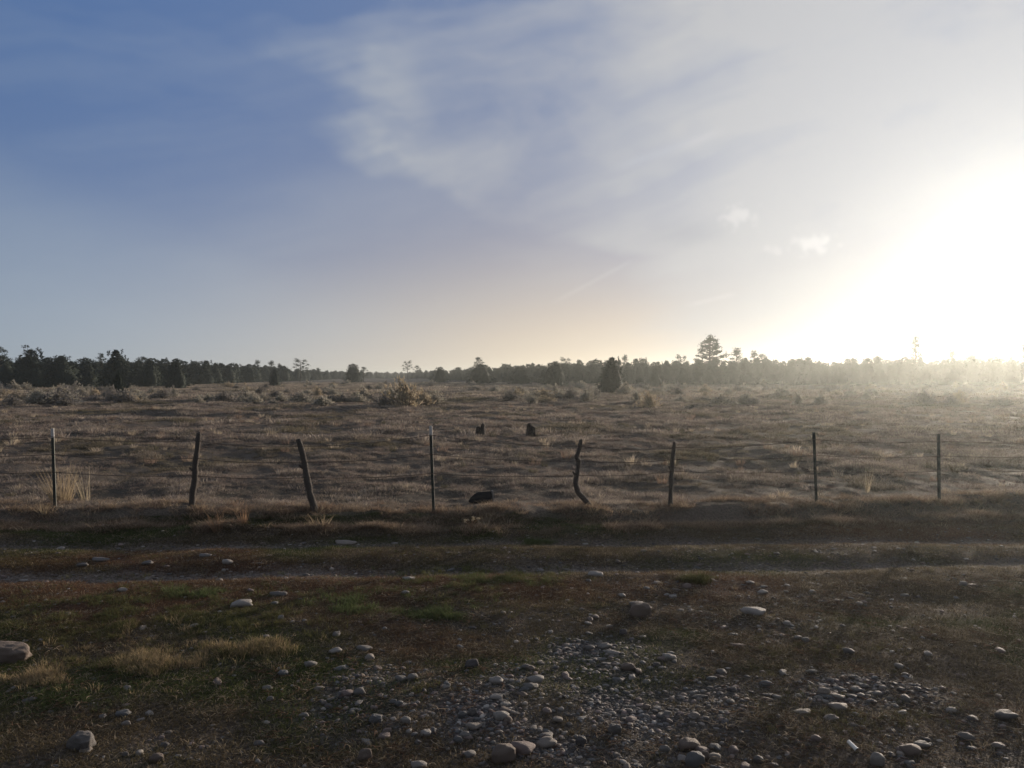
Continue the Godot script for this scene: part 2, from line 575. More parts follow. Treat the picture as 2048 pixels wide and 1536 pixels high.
func _ready() -> void:
	rng.seed = 7
	# camera
	var cam := Camera3D.new()
	cam.name = "camera"
	cam.fov = rad_to_deg(2.0 * atan(768.0 / FOCAL))
	cam.near = 0.05
	cam.far = 6000.0
	cam.position = Vector3(0, EYE, 0)
	cam.rotation_degrees = Vector3(-0.69, 0, 0)
	add_child(cam)
	cam.current = true
	# sky, sun, air
	var ta := deg_to_rad(SUN_TURN)
	var te := deg_to_rad(SUN_HEIGHT)
	var sun_at := Vector3(sin(ta) * cos(te), sin(te), -cos(ta) * cos(te))
	var env := Environment.new()
	env.tonemap_mode = Environment.TONE_MAPPER_LINEAR
	env.tonemap_exposure = 1.45
	env.background_mode = Environment.BG_SKY
	var sky := Sky.new()
	var pano := PanoramaSkyMaterial.new()
	pano.panorama = sky_texture(sun_at)
	sky.sky_material = pano
	env.sky = sky
	env.sdfgi_enabled = true
	env.ssao_enabled = true
	env.ssil_enabled = true
	env.volumetric_fog_enabled = true
	env.volumetric_fog_density = 0.00052
	env.volumetric_fog_albedo = Color(0.97, 1.0, 0.98)
	env.volumetric_fog_anisotropy = 0.77
	var we := WorldEnvironment.new()
	we.name = "world_environment"
	we.environment = env
	add_child(we)
	var sun := DirectionalLight3D.new()
	sun.name = "sun"
	sun.light_color = Color(1.0, 0.93, 0.85)
	sun.light_energy = 1.6
	sun.light_angular_distance = 0.6
	sun.shadow_enabled = true
	add_child(sun)
	sun.look_at_from_position(sun_at * 100.0, Vector3.ZERO)

	wide.seed = 5; wide.frequency = 0.01; wide.fractal_octaves = 3
	fine.seed = 9; fine.frequency = 0.05; fine.fractal_octaves = 4
	patch.seed = 31; patch.frequency = 0.02; patch.fractal_octaves = 4
	soil_tex = noise_tex(0.03, 3, 6, 0.45, 1.0)
	relief_tex = noise_tex(0.05, 4, 6, 0.0, 1.0)
	stone_tex = noise_tex(0.06, 6, 6, 0.55, 1.0, 512)
	bark_tex = noise_tex(0.04, 8, 5, 0.4, 1.0, 512)

	# gravel lies in patches: bearing, drop, half width, half depth, strength
	for s in [[1090, 1440, 250, 110, 0.85], [760, 1410, 190, 85, 0.55], [1240, 1320, 170, 55, 0.7], [1300, 1480, 300, 90, 0.55], [1730, 1390, 170, 45, 0.75], [1560, 1250, 130, 45, 0.35], [1450, 1190, 330, 45, 0.25], [1880, 1480, 230, 70, 0.45], [1750, 1100, 330, 26, 0.22], [700, 1310, 90, 26, 0.35], [340, 1500, 130, 45, 0.35], [1050, 1240, 260, 45, 0.22], [1420, 1400, 200, 60, 0.5]]:
		var c0 := spot(s[0], s[1])
		var d0 := -c0.z
		var front: float = -FOCAL * EYE / (s[1] + s[3] - 750.0)
		var back: float = -FOCAL * EYE / (s[1] - s[3] - 750.0)
		gravel_spots.append([c0.x, (front + back) * 0.5, s[2] / FOCAL * d0, absf(back - front) * 0.5, s[4]])
	make_ground()
	make_trees()
	make_bushes()
	make_fence()
	make_stumps()
	make_stones()
	make_grass()
	make_small_things()

func make_ground() -> void:
	var rows := [-25.0, -12.0, -6.0, -3.0, -1.0, 0.5, 1.5, 2.1]
	var d := 2.5
	while d < 1500.0:
		rows.append(d)
		d *= 1.0 + (0.009 if d < 14.0 else 0.012 if d < 60.0 else 0.03)
	var cols := 421
	var v := PackedVector3Array()
	var c := PackedColorArray()
	for rd in rows:
		var w: float = 1.05 * absf(rd) + 8.0
		for k in cols:
			var s := (k / (cols - 1.0)) * 2.0 - 1.0
			var x: float = w * (0.55 * s + 0.45 * s * absf(s))
			v.append(Vector3(x, height(x, -rd), -rd))
			c.append(ground_color(x, -rd))
	var idx := PackedInt32Array()
	for j in rows.size() - 1:
		for k in cols - 1:
			var p := j * cols + k
			idx.append_array([p, p + cols, p + 1, p + 1, p + cols, p + cols + 1])
	var n := PackedVector3Array()
	n.resize(v.size())
	for q in range(0, idx.size(), 3):
		var f := (v[idx[q + 2]] - v[idx[q]]).cross(v[idx[q + 1]] - v[idx[q]])
		if f.y < 0.0:
			f = -f
		for e in 3:
			n[idx[q + e]] += f
	for q in n.size():
		n[q] = n[q].normalized()
	var arr := []
	arr.resize(Mesh.ARRAY_MAX)
	arr[Mesh.ARRAY_VERTEX] = v
	arr[Mesh.ARRAY_NORMAL] = n
	arr[Mesh.ARRAY_COLOR] = c
	arr[Mesh.ARRAY_INDEX] = idx
	var m := ArrayMesh.new()
	m.add_surface_from_arrays(Mesh.PRIMITIVE_TRIANGLES, arr)
	var mat := surface(Color.WHITE, 0.95, soil_tex, 0.7, 2.2, true)
	mat.metallic_specular = 0.15
	var o := obj("ground", m, mat)
	o.set_meta("kind", "structure")

func edge_distance(px: float) -> float:
	var pts := [[-900, 105], [0, 108], [300, 118], [420, 150], [560, 215], [690, 360], [790, 470], [880, 270], [1000, 205], [1150, 160], [1400, 142], [1700, 132], [2048, 126], [3000, 120]]
	for k in pts.size() - 1:
		if px <= pts[k + 1][0]:
			return lerpf(pts[k][1], pts[k + 1][1], clampf((px - pts[k][0]) / float(pts[k + 1][0] - pts[k][0]), 0.0, 1.0))
	return 120.0

func landmark(px: float) -> String:
	for s in [[0, "past the left edge of the view"], [180, "behind the broad juniper with bare twigs"], [300, "near the small cone-shaped juniper"], [440, "right of the small cone-shaped juniper"], [580, "by the three narrow pines"], [760, "by the broad skyline juniper"], [900, "at the low skyline gap"], [1040, "behind the wide low juniper"], [1170, "behind the dome-shaped juniper"], [1300, "behind the largest free-standing juniper"], [1460, "around the big round pine"], [1620, "where the sun glow begins"], [1780, "left of the tall thin-clad pine"], [1900, "by the tall thin-clad pine"], [2048, "near the right edge"]]:
		if px < s[0]:
			return s[1]
	return "past the right edge of the view"

func put_tree(called: String, made: Array, px: float, dist: float, tall: float, across: float, own: Array, leaf: Material, bark: Material, label: String, group: String, turn: float) -> void:
	# own: the height and the width at which the tree was modelled
	var x := (px - 1024.0) / FOCAL * dist
	var t := thing(called, on_ground(x, -dist), label, "tree", group)
	obj("trunk", made[0], bark, t)
	obj("crown", made[1], leaf, t)
	t.scale = Vector3(across / own[1], tall / own[0], across / own[1])
	t.rotation.y = turn

func make_trees() -> void:
	var leaf := leafy(0.12)
	leaf.albedo_color = lin(0.028, 0.038, 0.030)
	var leaf_pine := leafy(0.15)
	leaf_pine.albedo_color = lin(0.036, 0.046, 0.032)
	var bark := surface(lin(0.09, 0.07, 0.055), 0.95, bark_tex, 1.5, 2.0)
	var forms := []
	for k in 7:
		forms.append([juniper(100 + k, 4.6, 3.8, [0.62, 0.5, 0.75, 0.55, 0.85, 0.45, 0.68][k], 1150), [4.6, 3.8]])
	var pine_forms := [[pine(201, 7.0, 4.5, 0.35, 26, 0.62, 0), [7.0, 4.5]], [pine(202, 7.0, 3.0, 0.3, 24, 0.5, 1), [7.0, 3.0]], [pine(203, 9.0, 4.0, 0.32, 24, 0.52, 2, 34), [9.0, 4.0]], [pine(204, 7.0, 4.8, 0.5, 18, 0.6, 3), [7.0, 4.8]], [pine(205, 9.5, 6.0, 0.22, 78, 0.55, 0, 44), [9.5, 6.0]]]
	# trees that stand out: kind, form, bearing, distance, height and width in metres, label
	var single := [
		["juniper", 0, 62, 104, 5.4, 6.3, "broad dark juniper at the left end with bare twigs above its crown"],
		["juniper", 1, 122, 107, 4.6, 4.2, "rounded dark juniper right beside the broad one with bare twigs"],
		["juniper", 2, 232, 98, 5.1, 5.0, "tall bushy dark juniper behind the small cone-shaped juniper on the left"],
		["juniper", 4, 237, 62, 2.15, 1.75, "small cone-shaped juniper standing alone among sagebrush on the left"],
		["juniper", 3, 352, 104, 4.1, 3.9, "dark rounded juniper near the right end of the dense left stand"],
		["juniper", 5, 300, 112, 4.0, 3.6, "dark juniper between two taller bushy ones in the left stand"],
		["juniper", 0, 550, 128, 2.8, 2.5, "low rounded juniper standing free in front of the narrow pines"],
		["pine", 1, 515, 230, 6.4, 3.6, "narrow pointed pine, left one of the three above the low tree line"],
		["pine", 1, 543, 230, 6.2, 3.8, "narrow pointed pine, middle one of the three above the low tree line"],
		["pine", 1, 559, 235, 5.4, 3.0, "narrow pointed pine, smallest and right one of the three"],
		["pine", 3, 600, 215, 6.6, 5.2, "flat-topped spreading pine on the skyline left of the gap"],
		["pine", 1, 636, 260, 4.4, 3.0, "tiny thin pine right of the flat-topped spreading pine"],
		["juniper", 5, 706, 190, 4.6, 5.6, "broad bushy juniper standing on the skyline left of the gap"],
		["pine", 0, 727, 200, 4.0, 2.8, "small ragged tree leaning out right of the broad skyline juniper"],
		["pine", 3, 816, 300, 7.6, 4.6, "lone open-crowned pine at the low gap in the skyline"],
		["pine", 0, 834, 300, 5.6, 3.6, "small ragged pine right beside the lone open-crowned pine"],
		["juniper", 1, 880, 175, 3.6, 5.0, "dark rounded juniper just right of the skyline gap"],
		["juniper", 5, 962, 152, 4.0, 6.6, "wide low juniper in the middle of the field's far edge"],
		["pine", 0, 956, 230, 7.2, 4.4, "round-topped pine rising over the middle of the tree line"],
		["juniper", 3, 1040, 145, 3.5, 6.0, "wide brownish juniper right of the wide low middle one"],
		["juniper", 5, 1108, 117, 3.7, 5.2, "dome-shaped juniper left of the largest free-standing one"],
		["juniper", 0, 1224, 74, 3.6, 3.6, "largest free-standing juniper, a smooth dark dome in front of the tree line"],
		["juniper", 2, 1310, 110, 2.8, 3.0, "low hazy juniper right of the largest free-standing dome"],
		["pine", 0, 1112, 190, 5.4, 3.4, "ragged pine top left of the two small ones above the middle right"],
		["pine", 3, 1130, 190, 6.4, 4.0, "ragged spreading pine top, right one of the two"],
		["pine", 1, 1250, 175, 6.4, 2.9, "slim pointed pine over the tree line above the largest dome"],
		["pine", 3, 1361, 160, 6.2, 3.2, "small loose pine with a round tuft left of the big round pine"],
		["pine", 4, 1421, 142, 9.0, 7.0, "big round-crowned pine, the largest tree on the skyline"],
		["pine", 1, 1474, 152, 7.2, 4.4, "medium pine right beside the big round-crowned one"],
		["pine", 1, 1508, 152, 6.6, 3.2, "upper of two small pines between the big pine and the sun glow"],
		["pine", 0, 1524, 150, 6.0, 3.6, "rounded small pine between the big pine and the sun glow"],
		["pine", 2, 1831, 132, 8.7, 4.2, "tall thin-clad pine standing against the white glare"],
		["pine", 1, 1904, 130, 6.1, 2.8, "small pointed pine right of the tall thin-clad pine"],
		["pine", 1, 1944, 130, 5.6, 3.0, "bushy pine top among the trees near the right edge"],
		["pine", 2, 2048, 126, 6.9, 3.4, "thin pine cut by the right edge of the view"],
		["pine", 3, -4, 104, 5.7, 3.4, "pine cut by the left edge of the view"],
		["pine", 2, 203, 118, 5.2, 3.0, "thin open treetop left of the tall bushy juniper"],
		["pine", 0, 285, 130, 5.0, 3.4, "rounded pale top in the dense left stand"],
	]
	for s in single:
		var f: Array = forms[s[1]] if s[0] == "juniper" else pine_forms[s[1]]
		put_tree(s[0] + "_tree", f[0], s[2], s[3], s[4], s[5], f[1], leaf if s[0] == "juniper" else leaf_pine, bark, s[6], "", rng.randf() * TAU)
	# bare twigs over the left juniper
	var twigs := Shape.new()
	for k in 9:
		var a := rng.randf() * TAU
		var b0 := Vector3(cos(a) * 0.5, 4.1, sin(a) * 0.5)
		var b1 := b0 + Vector3(cos(a) * rng.randf_range(0.1, 1.0), rng.randf_range(0.8, 1.9), sin(a) * 0.6)
		twigs.tube([b0, b0.lerp(b1, 0.5) + Vector3(0.08, 0, 0), b1], [0.05, 0.035, 0.02], 4, Color.WHITE, 0.1, k, false)
		for q in 16:
			spray(twigs, b1 + Vector3(rng.randfn(), rng.randfn(), rng.randfn()) * 0.13, Vector3.UP, 0.13, rng, Color(0.7, 0.8, 0.6))
	var first := get_node("juniper_tree") as Node3D
	var tw := obj("bare_twig", twigs.mesh(), bark, first)
	tw.scale = Vector3(1.0 / first.scale.x, 1.0 / first.scale.y, 1.0 / first.scale.z)
	tw.set_meta("label", "bare twigs with small tufts above the crown")
	# the tree line: one by one in front, and the wood behind as a mass
	var count := 0
	var px := -330.0
	while px < 2400.0:
		var far := edge_distance(px)
		for row in 2:
			var dist := far + row * 16.0 + rng.randf_range(-6.0, 8.0)
			var here := px + rng.randf_range(-9.0, 9.0)
			var f: Array = forms[rng.randi_range(0, 6)]
			var tall := rng.randf_range(3.6, 4.7) + row * 0.45 + (0.35 if px > 1150.0 else 0.0)
			if dist > 240.0:
				tall = rng.randf_range(3.2, 4.4)
			var across := tall * (rng.randf_range(1.05, 1.6) if here < 1150.0 else rng.randf_range(0.85, 1.3))
			var label := "%s juniper, %s row of the tree line, %s" % ["broad" if across / tall > (1.3 if here < 1150.0 else 1.08) else "narrow", "back" if row else "front", landmark(here)]
			put_tree("juniper_tree", f[0], here, dist, tall, across, f[1], leaf, bark, label, "junipers of the far tree line", rng.randf() * TAU)
			count += 1
		px += 21.0 * clampf(140.0 / far, 0.55, 1.25)
	var spots := [[], [], []]
	var tints := [[], [], []]
	for k in 1500:
		px = rng.randf_range(-500.0, 2600.0)
		var dist := edge_distance(px) + rng.randf_range(34.0, 130.0)
		var x := (px - 1024.0) / FOCAL * dist
		var tall := rng.randf_range(0.86, 1.04)
		if dist > 300.0:
			tall *= 0.85
		var which := k % 3
		spots[which].append(Transform3D(Basis(Vector3.UP, rng.randf() * TAU).scaled(Vector3(tall * 1.5, tall, tall * 1.5)), on_ground(x, -dist)))
		tints[which].append(Color.WHITE)
	stuff("forest", "trees", [forms[0][0][1], forms[2][0][1], forms[4][0][1]], leaf, spots, tints, "dark juniper wood that closes the view behind the tree line", "forest")
	print("trees ", count + single.size())

func make_bushes() -> void:
	var sage := leafy(0.85)
	sage.albedo_color = lin(0.40, 0.37, 0.31)
	var dark := leafy(0.7)
	dark.albedo_color = lin(0.24, 0.22, 0.20)
	var straw := leafy(0.85)
	straw.albedo_color = lin(0.46, 0.38, 0.27)
	var wood := surface(lin(0.12, 0.1, 0.08), 0.95)
	var forms := []
	for k in 6:
		forms.append(bush(300 + k, 0.8, 1.1, 480, [1.0, 0.85, 1.1, 0.75, 0.95, 1.0][k]))
	var n := 0
	var singles := [[108, 791, 0.9, 1.6, 0, "broad pale sagebrush left of the small cone-shaped juniper"], [170, 789, 0.95, 1.5, 0, "tall pale sagebrush just left of the small cone-shaped juniper"], [205, 805, 0.75, 1.5, 1, "dark round sagebrush in the grass below the small cone-shaped juniper"], [248, 808, 0.8, 1.7, 1, "dark low sagebrush to the lower right of the small cone-shaped juniper"], [355, 800, 0.75, 1.5, 1, "rounded sagebrush alone in the grass, left part of the field"], [442, 806, 0.75, 1.9, 1, "long low dark sagebrush in the left middle of the field"], [495, 803, 0.7, 1.5, 0, "pale sagebrush right of the long low dark one"], [677, 804, 0.7, 1.3, 1, "round sagebrush left of the big straw-coloured brush"], [812, 813, 1.15, 2.3, 2, "big straw-coloured brush mound, the largest bush in mid-field"], [842, 811, 0.85, 1.6, 2, "pale brush leaning against the right side of the big mound"], [1066, 812, 0.6, 1.1, 0, "small round sagebrush right of the field's middle"], [1180, 806, 0.7, 1.4, 0, "sagebrush in front of the largest free-standing juniper dome"], [1295, 815, 0.7, 1.4, 2, "hazy straw-coloured bush right of the juniper dome"], [1465, 806, 0.95, 1.7, 0, "hazy large sagebrush below the big round pine"]]
	for s in singles:
		add_bush(forms[n % 6], [sage, dark, straw][s[4]], wood, spot(s[0], s[1]), s[2], s[3], s[5], "")
		n += 1
	while n < 290:
		var px := rng.randf_range(-120.0, 2170.0)
		var py := 767.0 + pow(rng.randf(), 1.25) * 46.0
		var p := spot(px, py)
		if -p.z > edge_distance(px) - 6.0:
			py = 772.0 + rng.randf() * 26.0
			p = spot(px, py)
		var keep := 0.5 + 1.3 * patch.get_noise_2d(p.x * 3.0, p.z * 3.0)
		if py > 797.0 and px > 260.0:
			keep *= 0.45
		if rng.randf() > keep:
			continue
		var kind: int = [0, 0, 1, 2, 0, 1][rng.randi_range(0, 5)]
		var tall := rng.randf_range(0.35, 0.8)
		var across := rng.randf_range(0.9, 2.1)
		var label := "%s %s brush in the sagebrush belt, %s" % ["low" if tall < 0.58 else "tall", ["grey-green", "dark grey", "straw-coloured"][kind], landmark(px).replace("behind", "before")]
		add_bush(forms[rng.randi_range(0, 5)], [sage, dark, straw][kind], wood, p, tall, across, label, "brush between field and tree line")
		n += 1

func add_bush(form: Array, leaf: Material, wood: Material, at: Vector3, tall: float, across: float, label: String, group: String) -> void:
	var t := thing("sagebrush", at, label, "bush", group)
	obj("stem", form[0], wood, t)
	obj("foliage", form[1], leaf, t)
	t.scale = Vector3(across / 1.1, tall / 0.8, across / 1.1)
	t.rotation.y = rng.randf() * TAU

# ------------------------------------------------------------------ fence

func fence_depth(px: float) -> float:
	var x := (px - 1024.0) / FOCAL * 9.9
	return berm_line(x) + 0.06

func up_at(px: float, py: float, d: float) -> Vector3:
	return Vector3((px - 1024.0) / FOCAL * d, EYE - (py - 750.0) / FOCAL * d, -d)

func make_fence() -> void:
	var f := thing("barbed_wire_fence", Vector3.ZERO, "barbed wire fence of steel and crooked wooden posts across the field", "fence")
	var steel := surface(lin(0.045, 0.05, 0.045), 0.55)
	steel.metallic = 0.35
	var white := surface(lin(0.42, 0.41, 0.40), 0.6)
	var wood := surface(lin(0.22, 0.19, 0.165), 0.95, bark_tex, 4.0, 1.2)
	var rust := surface(lin(0.10, 0.075, 0.06), 0.6)
	rust.metallic = 0.5
	var posts := []
	# steel posts: bearing at the foot, drop of the foot, bearing and drop of the top
	for s in [[108, 1010, 104, 857, "steel post with a white tip beside the tall dry grass"], [867, 1018, 861, 852, "steel post with a white tip in the middle of the fence"], [1634, 995, 1628, 864, "hazy steel post near the right"], [1881, 1000, 1878, 868, "hazy steel post farthest to the right"], [-180, 1012, -176, 858, ""], [2190, 1000, 2192, 866, ""]]:
		var d := fence_depth(s[0])
		var foot := up_at(s[0], s[1], d)
		foot.y = height(foot.x, -d)
		var top := up_at(s[2], s[3], d)
		var post := Node3D.new()
		post.name = "steel_post"
		f.add_child(post, true)
		post.position = foot
		if s[4]:
			post.set_meta("label", s[4])
		var tall := top.y - foot.y
		post.rotation.z = -atan2(top.x - foot.x, tall)
		post.rotation.y = rng.randf_range(-0.25, 0.25)
		var m := Shape.new()
		m.box(Vector3(-0.019, -0.35, -0.003), Vector3(0.019, tall - 0.125, 0.003))
		m.box(Vector3(-0.0035, -0.35, -0.036), Vector3(0.0035, tall - 0.125, -0.0032))
		for k in 17:
			var y := 0.08 + k * 0.058
			if y < tall - 0.15:
				m.box(Vector3(-0.006, y, 0.0032), Vector3(0.006, y + 0.022, 0.012))
		obj("shaft", m.mesh(), steel, post)
		var w := Shape.new()
		w.box(Vector3(-0.0195, tall - 0.1249, -0.0034), Vector3(0.0195, tall, 0.0034))
		w.box(Vector3(-0.0038, tall - 0.1249, -0.0365), Vector3(0.0038, tall, -0.0036))
		obj("white_tip" if s[0] < 1000 else "top", w.mesh(), white if s[0] < 1000 else steel, post)
		posts.append([foot, top, s[0]])
	# wooden posts: the line of the stick from foot to top, and its thickness
	for s in [
		[[[380, 1045], [382, 1022], [385, 985], [389, 960], [390, 935], [393, 905], [396, 880], [397, 865]], 0.040, "leaning weathered wooden post left of the thick slanted one"],
		[[[632, 1042], [628, 1018], [619, 985], [613, 955], [609, 930], [604, 905], [599, 888], [596, 878]], 0.046, "thick slanted wooden post leaning to the left"],
		[[[1188, 1030], [1178, 1010], [1170, 1000], [1156, 985], [1151, 965], [1155, 945], [1158, 922], [1153, 914], [1160, 895], [1162, 879]], 0.032, "crooked S-shaped wooden post"],
		[[[1341, 1020], [1342, 990], [1343, 960], [1345, 930], [1347, 905], [1349, 884]], 0.030, "straight slim wooden post right of the crooked one"],
	]:
		var line: Array = s[0]
		var d := fence_depth(line[1][0])
		var path := []
		var radii := []
		for k in line.size() - 1:
			for q in 3:
				var u := q / 3.0
				path.append(up_at(lerpf(line[k][0], line[k + 1][0], u), lerpf(line[k][1], line[k + 1][1], u), d) + Vector3(0, 0, rng.randf_range(-0.008, 0.008)))
				radii.append(s[1] * (1.12 - 0.4 * (k + u) / line.size()) * rng.randf_range(0.9, 1.1))
		path.append(up_at(line[-1][0], line[-1][1], d))
		radii.append(s[1] * 0.6)
		var sh := Shape.new()
		sh.tube(path, radii, 11, Color.WHITE, 0.13, int(line[0][0]))
		# stubs of cut branches
		var mid: Vector3 = path[path.size() / 2]
		sh.tube([mid, mid + Vector3(-s[1] * 1.2, 0.03, 0.02), mid + Vector3(-s[1] * 1.7, 0.06, 0.03)], [0.02, 0.016, 0.012], 6, Color.WHITE, 0.1, 3)
		var o := obj("wooden_post", sh.mesh(), wood, f)
		o.set_meta("label", s[2])
		posts.append([path[3], path[-1], line[1][0]])
	posts.sort_custom(func(a, b): return a[2] < b[2])
	# four strands, stapled to every post
	for h in [0.97, 0.73, 0.49]:
		var sh := Shape.new()
		var path := []
		var radii := []
		for k in posts.size() - 1:
			var a := on_post(posts[k], h)
			var b := on_post(posts[k + 1], h)
			for q in 14:
				var u := q / 14.0
				var p := a.lerp(b, u)
				p.y -= 4.0 * u * (1.0 - u) * (0.018 + 0.02 * h)
				path.append(p)
				radii.append(0.0041)
		path.append(on_post(posts[-1], h))
		radii.append(0.0041)
		sh.tube(path, radii, 4, Color.WHITE, 0.0, 1, false)
		for k in path.size() - 1:
			var p: Vector3 = path[k].lerp(path[k + 1], 0.5)
			var an := rng.randf() * TAU
			var o := Vector3(0.3, cos(an), sin(an)).normalized() * 0.017
			sh.tube([p - o, p + o], [0.0014, 0.0012], 3, Color.WHITE, 0.0, 1, false)
			o = Vector3(-0.3, sin(an), cos(an)).normalized() * 0.015
			sh.tube([p - o, p + o], [0.0014, 0.0012], 3, Color.WHITE, 0.0, 1, false)
		obj("wire_strand", sh.mesh(), rust, f)

func on_post(p: Array, h: float) -> Vector3:
	var foot: Vector3 = p[0]
	var top: Vector3 = p[1]
	var u := clampf(h / 1.08 * 1.0, 0.0, 0.93)
	var o := foot.lerp(top, u)
	return o + Vector3(0, 0, 0.03)

# ------------------------------------------------------------------ odd things in the grass

func make_stumps() -> void:
	var old := surface(lin(0.14, 0.12, 0.105), 0.95, bark_tex, 3.0, 1.5)
	for s in [[960, 873, 0.34, "jagged dark wooden stump with a notch, left one of the pair in the field", 0], [1062, 873, 0.34, "jagged dark wooden stump, right one of the pair in the field", 1]]:
		var p := spot(s[0], s[1])
		var t := thing("wooden_stump", p, s[3], "stump", "two stumps in mid-field")
		var parts := [[-0.05, 0.085, 0.31], [0.085, 0.06, 0.40]] if s[4] == 0 else [[-0.05, 0.075, 0.40], [0.06, 0.07, 0.31]]
		var sh := Shape.new()
		for k in 2:
			var q: Array = parts[k]
			sh.tube([Vector3(q[0], -0.15, 0), Vector3(q[0], 0.05, 0.01), Vector3(q[0] * 0.95, q[2] * 0.6, 0), Vector3(q[0], q[2] * 0.9, 0), Vector3(q[0] + 0.02 * (1 if k else -1), q[2], 0.01)], [q[1] * 1.25, q[1] * 1.15, q[1], q[1] * 0.95, q[1] * 0.5], 9, Color.WHITE, 0.2, 50 + k + s[4] * 7)
		# broken splinters round the rim
		for k in 5:
			var a := k * 1.27
			var o := Vector3(cos(a) * 0.08, 0.2, sin(a) * 0.05)
			sh.tube([o, o + Vector3(0.005, rng.randf_range(0.06, 0.13), 0)], [0.02, 0.004], 4, Color.WHITE, 0.1, k, false)
		obj("wood", sh.mesh(), old, t)
	# the dark broken tub behind the fence
	var p := spot(962, 1006)
	var t := thing("broken_tub", p + Vector3(0, 0.01, 0), "dark broken tub lying in the grass behind the fence, its upright end catching sun", "tub")
	var rubber := surface(lin(0.026, 0.024, 0.023), 0.95)
	rubber.metallic_specular = 0.1
	var pale := surface(lin(0.30, 0.26, 0.22), 0.8, stone_tex, 4.0)
	var sh := Shape.new()
	# a shell swept along its length: low and rounded on the left, cut square on the right
	var secs := 12
	var ring := 11
	var pts := []
	for k in secs + 1:
		var u := k / float(secs)
		var x := lerpf(-0.155, 0.13, u)
		var hgt := 0.035 + 0.10 * pow(sin(minf(u * 1.9, 1.0) * PI * 0.5), 0.8) + 0.012 * u
		var wid := 0.05 + 0.075 * pow(sin(minf(u * 1.7, 1.0) * PI * 0.5), 0.8)
		var row := []
		for q in ring:
			var a := PI * q / (ring - 1.0)
			row.append([x, hgt, wid, a])
		pts.append(row)
	var pos := func(e: Array, thick: float) -> Vector3:
		# an upturned rim at the back, a dipped lip towards the viewer
		var dip := 0.55 + 0.45 * sin(e[3] * 0.5 + 0.2)
		return Vector3(e[0], maxf(0.0, sin(e[3]) * e[1] * dip - thick * sin(e[3])), -cos(e[3]) * -1.0 * (e[2] - thick))
	for k in secs:
		for q in ring - 1:
			for th in [0.0, 0.012]:
				sh.quad(pos.call(pts[k][q], th), pos.call(pts[k + 1][q], th), pos.call(pts[k + 1][q + 1], th), pos.call(pts[k][q + 1], th), Color.WHITE)
	# left end closed by the rounded nose
	for q in ring - 1:
		sh.tri(pos.call(pts[0][q], 0.0), pos.call(pts[0][q + 1], 0.0), Vector3(-0.168, 0.012, 0), Color.WHITE)
	obj("shell", sh.mesh(), rubber, t)
	var en := Shape.new()
	en.tri(Vector3(0.131, 0, -0.125), Vector3(0.131, 0, 0.125), Vector3(0.143, 0.142, 0.05), Color.WHITE)
	en.tri(Vector3(0.131, 0, -0.125), Vector3(0.143, 0.142, 0.05), Vector3(0.143, 0.142, -0.05), Color.WHITE)
	en.quad(Vector3(0.147, 0, -0.125), Vector3(0.160, 0.145, -0.05), Vector3(0.160, 0.145, 0.05), Vector3(0.147, 0, 0.125), Color.WHITE)
	en.quad(Vector3(0.131, 0, 0.125), Vector3(0.147, 0, 0.125), Vector3(0.160, 0.145, 0.05), Vector3(0.143, 0.142, 0.05), Color.WHITE)
	en.quad(Vector3(0.131, 0, -0.125), Vector3(0.143, 0.142, -0.05), Vector3(0.160, 0.145, -0.05), Vector3(0.147, 0, -0.125), Color.WHITE)
	en.quad(Vector3(0.143, 0.142, 0.05), Vector3(0.160, 0.145, 0.05), Vector3(0.160, 0.145, -0.05), Vector3(0.143, 0.142, -0.05), Color.WHITE)
	obj("end_wall", en.mesh(), pale, t).set_meta("label", "pale upright end of the tub")
	t.rotation.y = 0.22
	t.scale = Vector3.ONE * 1.12
	cleared.append([p.x, p.z, 0.34])
	# broken stick at the crooked post
	var st := spot(1150, 1006)
	var k2 := Shape.new()
	var q0 := Vector3(0.03, -0.02, 0)
	k2.tube([q0, Vector3(-0.03, 0.07, 0.02), Vector3(-0.085, 0.15, 0.04)], [0.011, 0.01, 0.007], 6, Color.WHITE, 0.15, 4)
	k2.tube([Vector3(-0.02, 0.06, 0.02), Vector3(-0.01, 0.15, 0.0)], [0.007, 0.005], 5, Color.WHITE, 0.1, 5)
	var stick := obj("broken_stick", k2.mesh(), surface(lin(0.33, 0.27, 0.21), 0.9, bark_tex, 5.0, 0.6))
	stick.position = st
	tag(stick, "pale forked broken stick stuck in the ground left of the crooked post", "stick")

# ------------------------------------------------------------------ stones

